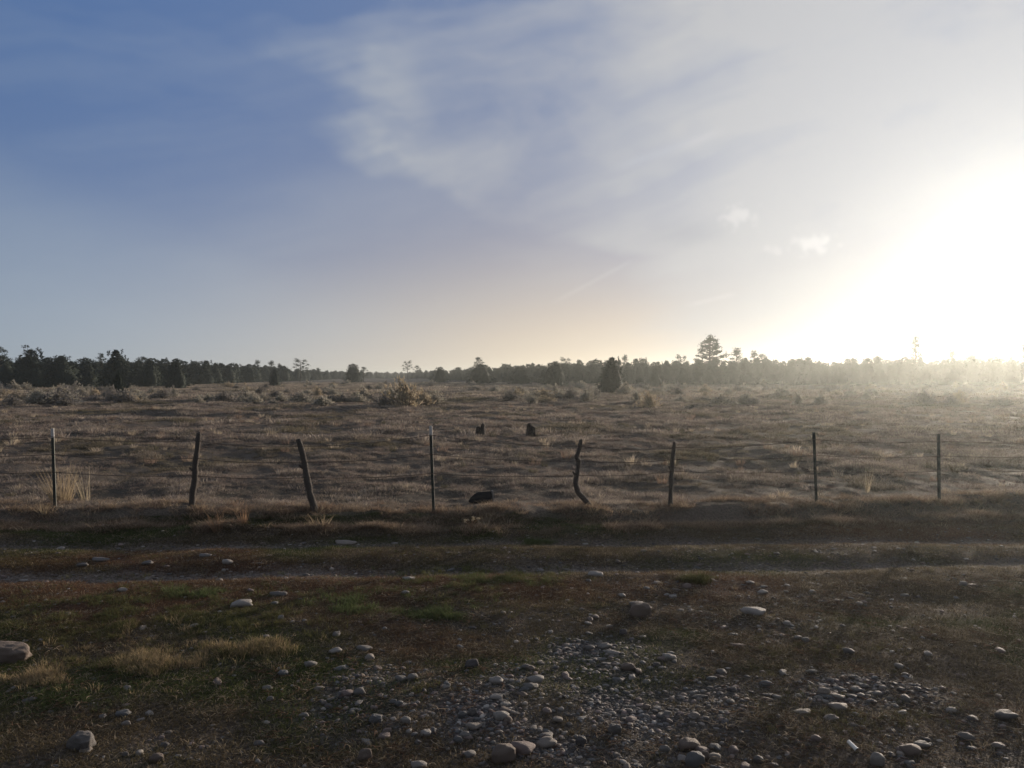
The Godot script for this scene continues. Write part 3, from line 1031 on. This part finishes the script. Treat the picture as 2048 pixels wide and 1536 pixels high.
func make_stones() -> void:
	var forms := []
	for k in 10:
		forms.append(stone(400 + k, 2 if k < 9 else 3, [1.35, 1.7, 1.1, 1.5, 1.25, 1.9, 1.45, 1.2, 1.6, 1.3][k], [0.62, 0.5, 0.8, 0.55, 0.7, 0.42, 0.66, 0.58, 0.5, 0.75][k], [0.95, 0.88, 1.0, 0.84, 0.8, 0.9, 0.95, 0.86, 1.0, 0.86][k]))
	var small := []
	for k in 4:
		small.append(stone(450 + k, 1, [1.3, 1.6, 1.15, 1.4][k], [0.6, 0.5, 0.75, 0.55][k], [0.9, 0.85, 0.8, 0.9][k]))
	var tones := [Color(0.26, 0.235, 0.21), Color(0.20, 0.18, 0.165), Color(0.33, 0.28, 0.235), Color(0.24, 0.185, 0.15), Color(0.20, 0.195, 0.19), Color(0.40, 0.36, 0.32), Color(0.28, 0.215, 0.19), Color(0.14, 0.125, 0.12)]
	var names := ["light grey", "grey-brown", "pale tan", "brown", "slate grey", "whitish", "pinkish", "dark grey"]
	var mats := []
	for t in tones:
		mats.append(surface(lin(t.r, t.g, t.b), 0.75, stone_tex, 9.0, 0.25))
	# stones surveyed one by one: bearing, drop, width and height as seen, tone, form, own label
	var list := [
		[8, 1322, 92, 36, 3, 9, "large brown boulder half in the frame at the left edge"],
		[161, 1498, 50, 30, 1, 9, "big rounded grey stone in the grass, bottom left corner"],
		[168, 1506, 26, 7, 2, 1, "thin flat slab leaning against the big rounded stone, bottom left"],
		[482, 1214, 40, 14, 5, 3, "flat whitish stone in dark grass below the track, left of centre"],
		[554, 1193, 34, 9, 1, 5, "long flat grey stone up right of the flat whitish one"],
		[243, 1184, 19, 8, 5, 2, "small whitish stone in the grass below the track, far left"],
		[560, 1240, 12, 9, 5, 2, "small bright round stone below the long flat grey stone"],
		[619, 1335, 25, 11, 0, 0, ""], [530, 1277, 13, 6, 5, 7, ""], [243, 1434, 30, 11, 4, 1, "blue-grey flat stone in the green grass, lower left"],
		[248, 1454, 19, 9, 2, 6, "tan stone below the blue-grey flat one, lower left"], [309, 1526, 26, 16, 3, 4, ""], [246, 1517, 13, 10, 1, 2, ""], [538, 1404, 14, 9, 0, 2, ""], [533, 1382, 23, 8, 0, 1, ""], [118, 1100, 16, 6, 5, 3, ""], [453, 1128, 21, 9, 5, 0, "rounded whitish stone between the wheel ruts, left of centre"],
		[408, 1114, 26, 6, 1, 5, ""], [294, 1129, 23, 7, 1, 1, ""], [164, 1133, 22, 7, 1, 1, ""], [198, 1122, 31, 6, 1, 5, ""], [448, 1143, 8, 6, 5, 2, ""], [690, 1088, 40, 6, 2, 5, "long flat tan stone at the far wheel rut"], [564, 1353, 21, 11, 4, 7, ""],
		[1005, 1523, 46, 32, 3, 4, "blocky brown-grey stone, largest at the bottom centre"], [1046, 1508, 50, 20, 6, 8, "long rounded pinkish stone behind the blocky one, bottom centre"], [1093, 1494, 40, 14, 2, 1, "smooth oblong tan stone right of the long pinkish one"], [727, 1524, 28, 24, 3, 2, "round brownish stone with a pitted face, bottom left of centre"],
		[836, 1540, 32, 14, 5, 0, ""], [930, 1478, 23, 11, 0, 6, ""], [915, 1488, 18, 13, 4, 2, ""], [947, 1460, 31, 10, 2, 8, ""], [1002, 1441, 33, 16, 5, 0, "pale thick oval stone in the middle of the gravel"], [925, 1437, 17, 12, 4, 4, ""], [944, 1433, 17, 14, 1, 2, ""], [751, 1447, 26, 15, 4, 9, "blue-grey egg-shaped stone in the left gravel"], [811, 1448, 21, 12, 5, 4, ""], [993, 1400, 26, 9, 5, 3, ""],
		[1072, 1366, 33, 13, 5, 0, "bright whitish stone at the far edge of the centre gravel"], [993, 1367, 29, 11, 5, 1, ""], [1062, 1379, 27, 10, 0, 5, ""], [800, 1364, 23, 10, 0, 8, ""], [824, 1360, 21, 10, 0, 3, ""], [942, 1338, 27, 18, 7, 2, "round dark brown stone sitting in dark moss"], [1282, 1233, 43, 28, 3, 9, "round brown boulder standing proud right of the green patch"], [1274, 1212, 26, 8, 0, 5, ""], [1246, 1272, 17, 13, 7, 2, ""], [1180, 1301, 22, 9, 1, 0, ""],
		[1257, 1341, 27, 13, 3, 6, ""], [1192, 1152, 31, 8, 5, 3, "flat whitish stone right of the green strip below the track"], [1094, 1479, 28, 9, 0, 8, ""], [1116, 1446, 21, 9, 2, 3, ""], [1231, 1468, 27, 17, 1, 9, ""], [1163, 1491, 21, 15, 7, 4, ""], [817, 1160, 23, 6, 5, 5, ""], [811, 1189, 15, 7, 5, 4, ""], [670, 1306, 25, 8, 5, 1, ""], [727, 1303, 29, 10, 0, 8, ""], [693, 1393, 25, 10, 6, 0, ""], [717, 1391, 23, 11, 1, 6, ""], [785, 1410, 14, 9, 4, 2, ""], [797, 1414, 18, 10, 4, 0, ""], [1226, 1310, 26, 7, 5, 5, ""], [1210, 1297, 27, 8, 0, 1, ""],
		[1510, 1230, 46, 14, 5, 8, "long smooth pale stone in the right middle, on dark moss"], [1649, 1391, 25, 14, 2, 2, "round tan stone at the left end of the right gravel cluster"], [1682, 1420, 35, 10, 2, 5, "flat tan stone below the right gravel cluster"], [1665, 1441, 29, 7, 2, 1, ""], [1609, 1429, 31, 6, 2, 5, ""], [1634, 1485, 19, 12, 6, 4, ""], [1826, 1511, 41, 18, 3, 0, "broad brown stone, lower right, right of the small white tube"], [1848, 1497, 31, 11, 0, 1, ""], [1758, 1532, 26, 24, 5, 4, "upright pale stone right below the small white tube"], [2003, 1499, 25, 10, 2, 7, ""], [1937, 1483, 31, 13, 1, 6, ""],
		[1379, 1499, 43, 18, 3, 3, "flat-topped brown stone, bottom of the lower right of centre"], [1390, 1534, 37, 28, 4, 4, "large blue-grey stone cut by the bottom edge"], [1411, 1522, 19, 17, 3, 2, ""], [1406, 1508, 27, 10, 6, 8, ""], [1331, 1507, 21, 12, 0, 6, ""], [1426, 1501, 12, 10, 5, 2, ""], [1519, 1528, 19, 13, 1, 4, ""], [1700, 1308, 23, 10, 1, 0, ""], [1802, 1338, 17, 9, 5, 8, ""], [1928, 1172, 17, 9, 0, 2, ""], [1526, 1188, 21, 7, 5, 1, ""], [1340, 1319, 25, 9, 5, 5, ""], [1598, 1279, 16, 6, 0, 3, ""], [2016, 1437, 41, 13, 1, 1, ""], [1375, 1178, 17, 11, 6, 2, "small pinkish stone below the tuft right of centre"],
		[1715, 1385, 24, 9, 0, 1, ""], [1725, 1397, 18, 8, 0, 0, ""], [1733, 1379, 16, 8, 1, 6, ""], [1757, 1393, 20, 8, 0, 3, ""], [1708, 1400, 22, 8, 1, 8, ""], [1769, 1380, 14, 7, 5, 7, ""], [1680, 1399, 28, 7, 2, 5, ""], [1745, 1409, 22, 7, 1, 1, ""],
	]
	var n := 0
	for s in list:
		var p := spot(s[0], s[1])
		var d := -p.z
		var w: float = s[2] / FOCAL * d
		var h: float = s[3] / FOCAL * d
		var label: String = s[6]
		if label == "":
			label = stone_label(("big " if w > 0.06 else "small ") + names[s[4]], p, s[0])
		var own := [1.35, 1.7, 1.1, 1.5, 1.25, 1.9, 1.45, 1.2, 1.6, 1.3]
		var flat := [0.62, 0.5, 0.8, 0.55, 0.7, 0.42, 0.66, 0.58, 0.5, 0.75]
		var sc := Vector3(w / own[s[5]], h * 1.25 / flat[s[5]], w * rng.randf_range(0.6, 0.85))
		put_stone(forms[s[5]], mats[s[4]], p + Vector3(0, h * 0.32, 0), sc, rng.randf_range(-0.35, 0.35), label, "" if s[6] else "stones strewn over the near ground", "stone")
		n += 1
	# the other stones that show singly
	var tries := 0
	var extra: Array = []
	while extra.size() < 1700 and tries < 60000:
		tries += 1
		var d := sqrt(rng.randf_range(3.1 * 3.1, 9.3 * 9.3))
		var x := rng.randf_range(-1.0, 1.0) * (0.72 * d + 0.5)
		var g := gravel(x, -d)
		if rng.randf() > g * 0.9 + 0.035:
			continue
		var size := 0.018 + 0.055 * pow(rng.randf(), 2.6)
		extra.append([size * FOCAL / d, size, x, d])
	extra.sort_custom(func(a, b): return a[0] > b[0])
	var where := [[], [], [], []]
	var tint := [[], [], [], []]
	for e in extra:
		var p := on_ground(e[2], -e[3])
		var k := rng.randi_range(0, 7)
		if n < 300:
			var f := rng.randi_range(0, 8)
			var sc := Vector3(e[1] * 0.75, e[1] * rng.randf_range(0.6, 1.0), e[1] * rng.randf_range(0.6, 0.9))
			put_stone(forms[f], mats[k], p + Vector3(0, e[1] * rng.randf_range(-0.04, 0.1), 0), sc, rng.randf() * TAU, stone_label(("big " if e[1] > 0.05 else "small ") + names[k], p, e[2] / e[3] * FOCAL + 1024.0), "stones strewn over the near ground", "stone")
			n += 1
		else:
			add_pebble(where, tint, p, e[1] * 0.8, tones[k])
	# small gravel, past counting
	var made := 0
	tries = 0
	while made < 11500 and tries < 400000:
		tries += 1
		var d := sqrt(rng.randf_range(3.1 * 3.1, 9.4 * 9.4))
		var x := rng.randf_range(-1.0, 1.0) * (0.74 * d + 0.6)
		var g := gravel(x, -d)
		if rng.randf() > g * g * g * 0.95 + 0.024:
			continue
		add_pebble(where, tint, on_ground(x, -d), 0.006 + 0.028 * pow(rng.randf(), 3.0), tones[rng.randi_range(0, 7)])
		made += 1
	var pm := surface(Color.WHITE, 0.8)
	stuff("gravel", "pebbles", small, pm, where, tint, "small rounded gravel lying in patches and wheel ruts", "gravel")

func add_pebble(where: Array, tint: Array, p: Vector3, size: float, tone: Color) -> void:
	var k := rng.randi_range(0, 3)
	var b := Basis(Vector3.UP, rng.randf() * TAU) * Basis(Vector3.RIGHT, rng.randf_range(-0.25, 0.25))
	where[k].append(Transform3D(b.scaled(Vector3(size, size, size)), p + Vector3(0, size * rng.randf_range(-0.14, 0.09), 0)))
	var t := rng.randf_range(0.3, 0.8)
	tint[k].append(Color(tone.r * t, tone.g * t, tone.b * t))

func stone_label(tone: String, p: Vector3, px: float) -> String:
	var d := -p.z
	var place := "in the centre gravel"
	if d > 6.8:
		place = "along the wheel ruts"
	elif px < 620.0:
		place = "in the dark grass at lower left"
	elif d > 5.2:
		place = "on the mossy ground below the track"
	elif px > 1420.0:
		place = "on the ground at lower right"
	elif px < 880.0:
		place = "in the gravel left of centre"
	return "%s rounded river stone %s" % [tone, place]

func put_stone(m: Mesh, mat: Material, at: Vector3, sc: Vector3, turn: float, label: String, group: String, category: String) -> void:
	var o := obj("river_stone", m, mat)
	o.position = at
	o.rotation = Vector3(rng.randf_range(-0.12, 0.12), turn, rng.randf_range(-0.1, 0.1))
	o.scale = sc
	tag(o, label, category, group)

# ------------------------------------------------------------------ grass

func make_grass() -> void:
	var dry := leafy(0.75)
	var live := leafy(0.6)
	# pasture beyond the fence, in three reaches
	var near_forms := []
	var mid_forms := []
	var far_forms := []
	for k in 4:
		near_forms.append(blade_tuft(500 + k, 22, 0.09, 0.02, 0.10, 0.0028, 1.15, 0.55))
		mid_forms.append(blade_tuft(520 + k, 34, 0.20, 0.04, 0.15, 0.0065, 1.1, 0.5))
		far_forms.append(blade_tuft(540 + k, 40, 0.65, 0.08, 0.24, 0.018, 0.8, 0.5))
	pasture(near_forms, dry, 9.9, 23.0, 42000, "short dry grass of the pasture just beyond the fence", 1.0)
	pasture(mid_forms, dry, 21.0, 62.0, 46000, "dry grass over the middle of the pasture", 1.0)
	pasture(far_forms, dry, 56.0, 175.0, 30000, "dry grass over the far pasture", 1.0)
	# scattered taller bunches in the pasture
	var bunch := []
	for k in 4:
		bunch.append(blade_tuft(550 + k, 60, 0.10, 0.07, 0.26, 0.0042, 0.9, 0.5))
	var at := [[], [], [], []]
	var hue := [[], [], [], []]
	for k in 1900:
		var d := sqrt(rng.randf_range(10.6 * 10.6, 46.0 * 46.0))
		var x := rng.randf_range(-1.0, 1.0) * (0.75 * d + 1.0)
		if patch.get_noise_2d(x * 9.0 + 20.0, d * 7.0) < -0.02:
			continue
		var kind := rng.randf()
		var c := Color(0.50, 0.42, 0.32) if kind < 0.45 else Color(0.13, 0.12, 0.085) if kind < 0.75 else Color(0.30, 0.22, 0.17)
		put_tuft(at, hue, x, d, rng.randf_range(0.5, 1.2) * (0.6 + 0.4 * smoothstep(11.0, 15.0, d)), c * rng.randf_range(0.75, 1.1))
	stuff("bunch_grass", "bunches", bunch, dry, at, hue, "taller dry bunches of grass scattered over the pasture", "grass")
	# low mat of moss and dead grass on the near ground
	var mats := []
	for k in 4:
		mats.append(blade_tuft(560 + k, 15, 0.035, 0.009, 0.038, 0.0017, 1.35, 0.7))
	var where := [[], [], [], []]
	var tint := [[], [], [], []]
	var n := 0
	for q in 400000:
		if n > 88000:
			break
		var d := sqrt(rng.randf_range(3.0 * 3.0, 9.6 * 9.6))
		var x := rng.randf_range(-1.0, 1.0) * (0.74 * d + 0.6)
		var g := gravel(x, -d)
		if rng.randf() < g * 1.15:
			continue
		var a := patch.get_noise_2d(x * 26.0, -d * 34.0)
		var b := patch.get_noise_2d(x * 9.0 + 300.0, -d * 14.0)
		var worn := maxf(exp(-pow((d - rut_near(x)) / 0.2, 2.0)), exp(-pow((d - rut_far(x)) / 0.18, 2.0)))
		var thick := (0.95 + 0.9 * patch.get_noise_2d(x * 40.0 + 90.0, -d * 50.0)) * (1.0 - 0.85 * worn) * (1.0 - 0.3 * smoothstep(-0.5, 1.5, x))
		if rng.randf() > thick:
			continue
		var col := Color(0.12, 0.092, 0.055).lerp(Color(0.075, 0.09, 0.03), smoothstep(-0.15, 0.4, a - x * 0.05))
		col = col.lerp(Color(0.16, 0.085, 0.052), smoothstep(0.0, 0.45, b) * 0.85)
		if rng.randf() < 0.17:
			col = Color(0.30, 0.24, 0.165)
		var t := rng.randf_range(0.6, 1.25)
		put_tuft(where, tint, x, d, rng.randf_range(0.7, 1.5), Color(col.r * t, col.g * t, col.b * t))
		n += 1
	stuff("moss_and_dead_grass", "tufts", mats, live, where, tint, "low mat of moss and dead grass on the near ground", "grass")
	# taller tufts in patches: bearing, drop, half width, half depth, count, height, colour
	var tall := []
	for k in 4:
		tall.append(blade_tuft(580 + k, 18, 0.035, 0.03, 0.085, 0.0016, 0.7, 0.4))
	where = [[], [], [], []]
	tint = [[], [], [], []]
	var green := Color(0.105, 0.13, 0.055)
	var olive := Color(0.13, 0.125, 0.055)
	var straw := Color(0.34, 0.26, 0.155)
	for s in [
		[385, 1190, 55, 10, 110, 1.0, green], [500, 1298, 75, 14, 190, 1.0, straw], [430, 1305, 190, 40, 150, 0.8, straw], [180, 1340, 190, 45, 150, 0.8, straw], [500, 1300, 90, 20, 160, 0.9, olive], [300, 1330, 90, 18, 240, 0.9, straw], [230, 1335, 160, 30, 320, 0.8, olive], [690, 1215, 60, 14, 170, 1.1, green], [770, 1208, 40, 10, 120, 1.2, green], [870, 1230, 90, 14, 300, 0.7, green], [980, 1158, 160, 22, 700, 0.75, olive], [960, 1160, 140, 18, 320, 0.8, green], [1065, 1087, 45, 6, 160, 0.9, green], [1395, 1163, 30, 8, 110, 1.0, olive], [60, 1360, 70, 16, 160, 0.9, straw], [250, 1235, 260, 60, 1500, 0.7, olive], [300, 1210, 260, 40, 500, 0.6, green], [760, 1190, 240, 40, 500, 0.6, green], [120, 1400, 130, 40, 420, 0.45, green], [560, 1240, 120, 40, 240, 0.8, olive], [320, 1260, 60, 16, 140, 1.0, straw], [830, 1378, 30, 14, 60, 0.8, olive], [860, 1210, 200, 30, 200, 0.6, olive], [200, 1110, 330, 26, 500, 0.5, olive], [900, 1100, 420, 22, 650, 0.5, olive], [1550, 1120, 420, 30, 350, 0.5, olive], [1700, 1430, 220, 60, 240, 0.5, olive], [1640, 1300, 220, 50, 200, 0.5, olive], [700, 1215, 420, 70, 420, 0.6, olive], [1240, 1180, 300, 30, 300, 0.45, straw]
	]:
		for k in s[4]:
			var a := rng.randf() * TAU
			var rr := sqrt(-log(1.0 - 0.97 * rng.randf())) * 0.75
			var p := spot(s[0] + cos(a) * rr * s[2], s[1] + sin(a) * rr * s[3])
			if patch.get_noise_2d(p.x * 110.0, p.z * 110.0) < -0.08:
				continue
			if gravel(p.x, p.z) > 0.5 and s[5] > 0.4 and rng.randf() < 0.7:
				continue
			var t := rng.randf_range(0.65, 1.25)
			var c: Color = s[6]
			put_tuft(where, tint, p.x, -p.z, s[5] * rng.randf_range(0.65, 1.3), Color(c.r * t, c.g * t, c.b * t))
	stuff("short_grass", "tufts", tall, live, where, tint, "green and straw-coloured grass tufts in patches on the near ground", "grass")
	# coarser dry grass along the bank under the fence
	var bank := []
	for k in 4:
		bank.append(blade_tuft(600 + k, 20, 0.07, 0.03, 0.11, 0.0022, 1.9, 0.8))
	where = [[], [], [], []]
	tint = [[], [], [], []]
	n = 0
	for q in 60000:
		if n > 5600:
			break
		var x := rng.randf_range(-8.5, 8.8)
		var e := rng.randfn() * 0.34
		if rng.randf() < 0.42:
			e = -0.72 + rng.randfn() * 0.10
		var thick := 0.42 + 2.2 * patch.get_noise_2d(x * 60.0, e * 90.0)
		if e > -0.55 and e < -0.12:
			thick *= 0.6
		if rng.randf() > thick:
			continue
		var t := rng.randf_range(0.6, 1.2)
		var c := Color(0.36, 0.275, 0.19) if rng.randf() < 0.6 else Color(0.22, 0.15, 0.11)
		put_tuft(where, tint, x, berm_line(x) + e, rng.randf_range(0.6, 1.15), Color(c.r * t, c.g * t, c.b * t))
		n += 1
	stuff("bank_grass", "tufts", bank, dry, where, tint, "matted dry grass on the low bank under the fence", "grass")
	# curled dead bits lying about
	var bits := []
	for k in 4:
		bits.append(curl_bit(620 + k))
	where = [[], [], [], []]
	tint = [[], [], [], []]
	for q in 9000:
		var d := sqrt(rng.randf_range(3.1 * 3.1, 7.0 * 7.0))
		var x := rng.randf_range(-1.0, 1.0) * (0.74 * d + 0.4)
		if patch.get_noise_2d(x * 30.0 + 40.0, d * 30.0) < -0.12:
			continue
		var c := Color(0.36, 0.29, 0.21) if rng.randf() < 0.35 else Color(0.19, 0.115, 0.075)
		var t := rng.randf_range(0.6, 1.2)
		put_tuft(where, tint, x, d, rng.randf_range(0.6, 1.5), Color(c.r * t, c.g * t, c.b * t), 0.006)
	stuff("dead_litter", "bits", bits, dry, where, tint, "curled dead plant bits lying on the near ground", "litter")

func put_tuft(where: Array, tint: Array, x: float, d: float, size: float, col: Color, up := 0.0) -> void:
	for c in cleared:
		if absf(x - c[0]) < c[2] and -d - c[1] < 0.5 and -d - c[1] > -c[2] and rng.randf() < 0.85:
			return
	var k := rng.randi_range(0, 3)
	var b := Basis(Vector3.UP, rng.randf() * TAU).scaled(Vector3(size, size * rng.randf_range(0.8, 1.2), size))
	where[k].append(Transform3D(b, Vector3(x, height(x, -d) + up, -d)))
	tint[k].append(col)

func pasture(forms: Array, mat: Material, from: float, to: float, count: int, label: String, size: float) -> void:
	var where := [[], [], [], []]
	var tint := [[], [], [], []]
	var n := 0
	for q in count * 4:
		if n >= count:
			break
		var d := sqrt(rng.randf_range(from * from, to * to))
		var x := rng.randf_range(-1.0, 1.0) * (0.75 * d + 1.0)
		var a := patch.get_noise_2d(x * 22.0 + 70.0, -d * 15.0)
		var b := patch.get_noise_2d(x * 6.0 - 70.0, -d * 5.0)
		var thick := 0.62 + 1.5 * a + 0.6 * b
		if rng.randf() > clampf(thick, 0.40 if d < 14.0 else 0.2, 1.0):
			continue
		var col := Color(0.24, 0.195, 0.17).lerp(Color(0.41, 0.35, 0.29), smoothstep(-0.05, 0.4, a + 0.3 * rng.randfn()))
		col = col.lerp(Color(0.135, 0.12, 0.07), smoothstep(0.05, 0.4, -b + 0.1 * rng.randfn()) * 0.7)
		var clump := fine.get_noise_2d(x * 26.0, d * 26.0)
		if clump < -0.12 and rng.randf() < 0.75:
			continue
		var t := rng.randf_range(0.5, 1.05) * (1.0 + 0.5 * clump)
		put_tuft(where, tint, x, d, size * (0.6 + 0.6 * smoothstep(-0.1, 0.4, a) + 0.8 * maxf(clump, 0.0)) * rng.randf_range(0.6, 1.3) * (0.55 + 0.45 * smoothstep(10.0, 13.5, d)), Color(col.r * t, col.g * t, col.b * t))
		n += 1
	stuff("pasture_grass", "tufts", forms, mat, where, tint, label, "grass")

# ------------------------------------------------------------------ single plants and litter

func stalk_clump(seeded: int, stalks: int, radius: float, low: float, high: float, lean: float, drift: float) -> ArrayMesh:
	var r := RandomNumberGenerator.new()
	r.seed = seeded
	var s := Shape.new()
	for k in stalks:
		var a := r.randf() * TAU
		var rr := radius * sqrt(r.randf())
		var p := Vector3(cos(a) * rr, -0.02, sin(a) * rr)
		var dir := Vector3(cos(a) * lean * r.randf() + drift, 1.0, sin(a) * lean * r.randf())
		var h := r.randf_range(low, high)
		var side := Vector3(0.0030, 0, 0.0016) * r.randf_range(0.6, 1.5)
		side = side.rotated(Vector3.UP, r.randf() * TAU)
		var last := p
		var bend := Vector3(dir.x * 0.6, -0.25, dir.z * 0.6) * r.randf()
		var tone := r.randf_range(0.7, 1.25)
		var col := Color(tone, tone, tone * r.randf_range(0.9, 1.05))
		for q in 5:
			var nxt := last + (dir + bend * q * 0.35).normalized() * h / 5.0
			var w := 1.0 - q * 0.16
			s.tri(last - side * w, last + side * w, nxt + side * (w - 0.16), col)
			s.tri(last - side * w, nxt + side * (w - 0.16), nxt - side * (w - 0.16), col)
			last = nxt
	return s.mesh()

func make_small_things() -> void:
	var dry := leafy(0.8)
	dry.albedo_color = lin(0.38, 0.30, 0.20)
	var pale := leafy(0.8)
	pale.albedo_color = lin(0.46, 0.39, 0.28)
	var red := leafy(0.7)
	red.albedo_color = lin(0.30, 0.19, 0.12)
	for s in [
		[128, 1004, 230, 0.13, 0.08, 0.62, 0.6, -0.08, 0, "tall dry straw-coloured grass clump right beside the left steel post"],
		[170, 1003, 44, 0.06, 0.15, 0.68, 0.3, -0.15, 1, "sparse pale stalks right of the tall dry grass clump"],
		[120, 1022, 60, 0.07, 0.08, 0.24, 1.1, 0.1, 0, "matted dry tuft at the foot of the left steel post"],
		[445, 1056, 46, 0.05, 0.1, 0.30, 0.45, -0.25, 2, "reddish dry weed leaning left on the bank, right of the leaning post"],
		[462, 1062, 30, 0.04, 0.1, 0.28, 0.3, -0.1, 2, "reddish dry weed upright beside the leaning weed"],
		[636, 1022, 40, 0.06, 0.05, 0.16, 1.2, 0.1, 1, "pale grass tuft at the foot of the thick slanted post"],
		[640, 1056, 70, 0.10, 0.06, 0.20, 1.1, -0.2, 0, "straw tuft combed over on the bank below the thick slanted post"],
		[850, 1020, 26, 0.05, 0.05, 0.15, 1.0, 0.0, 2, "small reddish tuft at the foot of the middle steel post"],
		[1640, 992, 24, 0.05, 0.05, 0.16, 1.0, 0.1, 1, "small pale tuft at the foot of the right steel post"],
		[280, 1050, 22, 0.04, 0.05, 0.14, 0.9, 0.0, 2, "small reddish weed on the bank left of the leaning post"],
		[970, 1052, 16, 0.05, 0.08, 0.2, 0.5, -0.1, 1, "few pale bent stalks right of the pale flower-headed weed"],
		[1735, 985, 12, 0.05, 0.3, 0.62, 0.2, 0.1, 1, "thin tall pale stalk in the haze between the right steel posts"],
		[1180, 1020, 30, 0.06, 0.06, 0.18, 1.0, 0.1, 0, "dry tuft at the foot of the crooked post"],
	]:
		var o := obj("dry_grass_clump", stalk_clump(700 + int(s[0]), s[2], s[3], s[4], s[5], s[6], s[7]), [dry, pale, red][s[8]])
		o.position = spot(s[0], s[1])
		tag(o, s[9], "grass clump", "dry clumps along the fence")
	# dried flower heads on the bank
	var p := spot(943, 1056)
	var t := thing("dry_weed", p, "pale dry weed with clustered flower heads on the bank, centre", "weed")
	var stems := Shape.new()
	var heads := Shape.new()
	for k in 9:
		var a := rng.randf() * TAU
		var tip := Vector3(cos(a) * rng.randf_range(0.02, 0.1), rng.randf_range(0.07, 0.13), sin(a) * 0.06)
		stems.tube([Vector3(0, -0.02, 0), tip * 0.5 + Vector3(0, 0.01, 0), tip], [0.0025, 0.002, 0.0015], 4, Color.WHITE, 0.1, k, false)
		for q in 16:
			spray(heads, tip + Vector3(rng.randfn(), rng.randfn() * 0.5, rng.randfn()) * 0.009, Vector3.UP, 0.011, rng, Color(1, 1, 1))
	obj("stem", stems.mesh(), red, t)
	obj("flower_heads", heads.mesh(), pale, t)
	# bent twigs on the gravel
	var twig_mat := surface(lin(0.36, 0.29, 0.21), 0.9, bark_tex, 8.0, 0.3)
	for s in [[886, 1400, [[-0.035, 0.0, 0.03], [-0.028, 0.012, 0.0], [0.0, 0.016, -0.025], [0.03, 0.01, -0.04]], 0.0035, "pale curved twig lying on moss left of the centre gravel"], [874, 1500, [[-0.04, 0.01, -0.05], [-0.02, 0.02, 0.0], [0.03, 0.008, 0.03], [0.06, 0.02, 0.05]], 0.0025, "thin dark twig beside the stones at bottom centre"], [195, 1408, [[-0.06, 0.0, 0.02], [-0.02, 0.012, 0.0], [0.04, 0.016, -0.015], [0.07, 0.02, -0.03]], 0.0025, "thin pale twig lying across the green moss at lower left"], [1990, 1168, [[-0.12, 0.01, 0.0], [-0.04, 0.015, 0.01], [0.05, 0.012, 0.0], [0.12, 0.015, -0.01]], 0.006, "pale stick lying on the ground near the right edge"], [1450, 1400, [[-0.03, 0.0, 0.03], [0.0, 0.02, 0.0], [0.03, 0.015, -0.04]], 0.0022, "small twig on the brown moss right of the centre gravel"], [690, 1487, [[-0.05, 0.0, -0.03], [-0.01, 0.018, 0.0], [0.02, 0.012, 0.04], [0.045, 0.004, 0.05]], 0.0022, "small bent twig on dark ground, bottom left of centre"]]:
		var sh := Shape.new()
		var path := []
		var rad := []
		for q in s[2].size():
			path.append(Vector3(s[2][q][0], s[2][q][1], s[2][q][2]))
			rad.append(s[3] * (1.1 - 0.15 * q))
		sh.tube(path, rad, 6, Color.WHITE, 0.15, int(s[0]))
		var o := obj("twig", sh.mesh(), twig_mat)
		o.position = spot(s[0], s[1]) + Vector3(0, 0.006, 0)
		tag(o, s[4], "twig")
	# the small white tube at lower right
	var c := spot(1711, 1504)
	var tube := thing("paper_tube", c, "small white open tube standing slanted in moss at lower right", "tube")
	var sh2 := Shape.new()
	var path2 := []
	var rad2 := []
	for k in 7:
		var u := k / 6.0
		path2.append(Vector3(0.010 - 0.022 * u, 0.008 + 0.02 * u, 0.018 - 0.05 * u))
		rad2.append(0.0105 - 0.001 * u + (0.0022 if k == 0 else 0.0))
	sh2.tube(path2, rad2, 14, Color.WHITE, 0.02, 3, false)
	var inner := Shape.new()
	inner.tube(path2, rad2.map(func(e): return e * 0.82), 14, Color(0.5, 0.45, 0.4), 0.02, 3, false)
	obj("wall", sh2.mesh(), surface(lin(0.72, 0.69, 0.64), 0.6), tube)
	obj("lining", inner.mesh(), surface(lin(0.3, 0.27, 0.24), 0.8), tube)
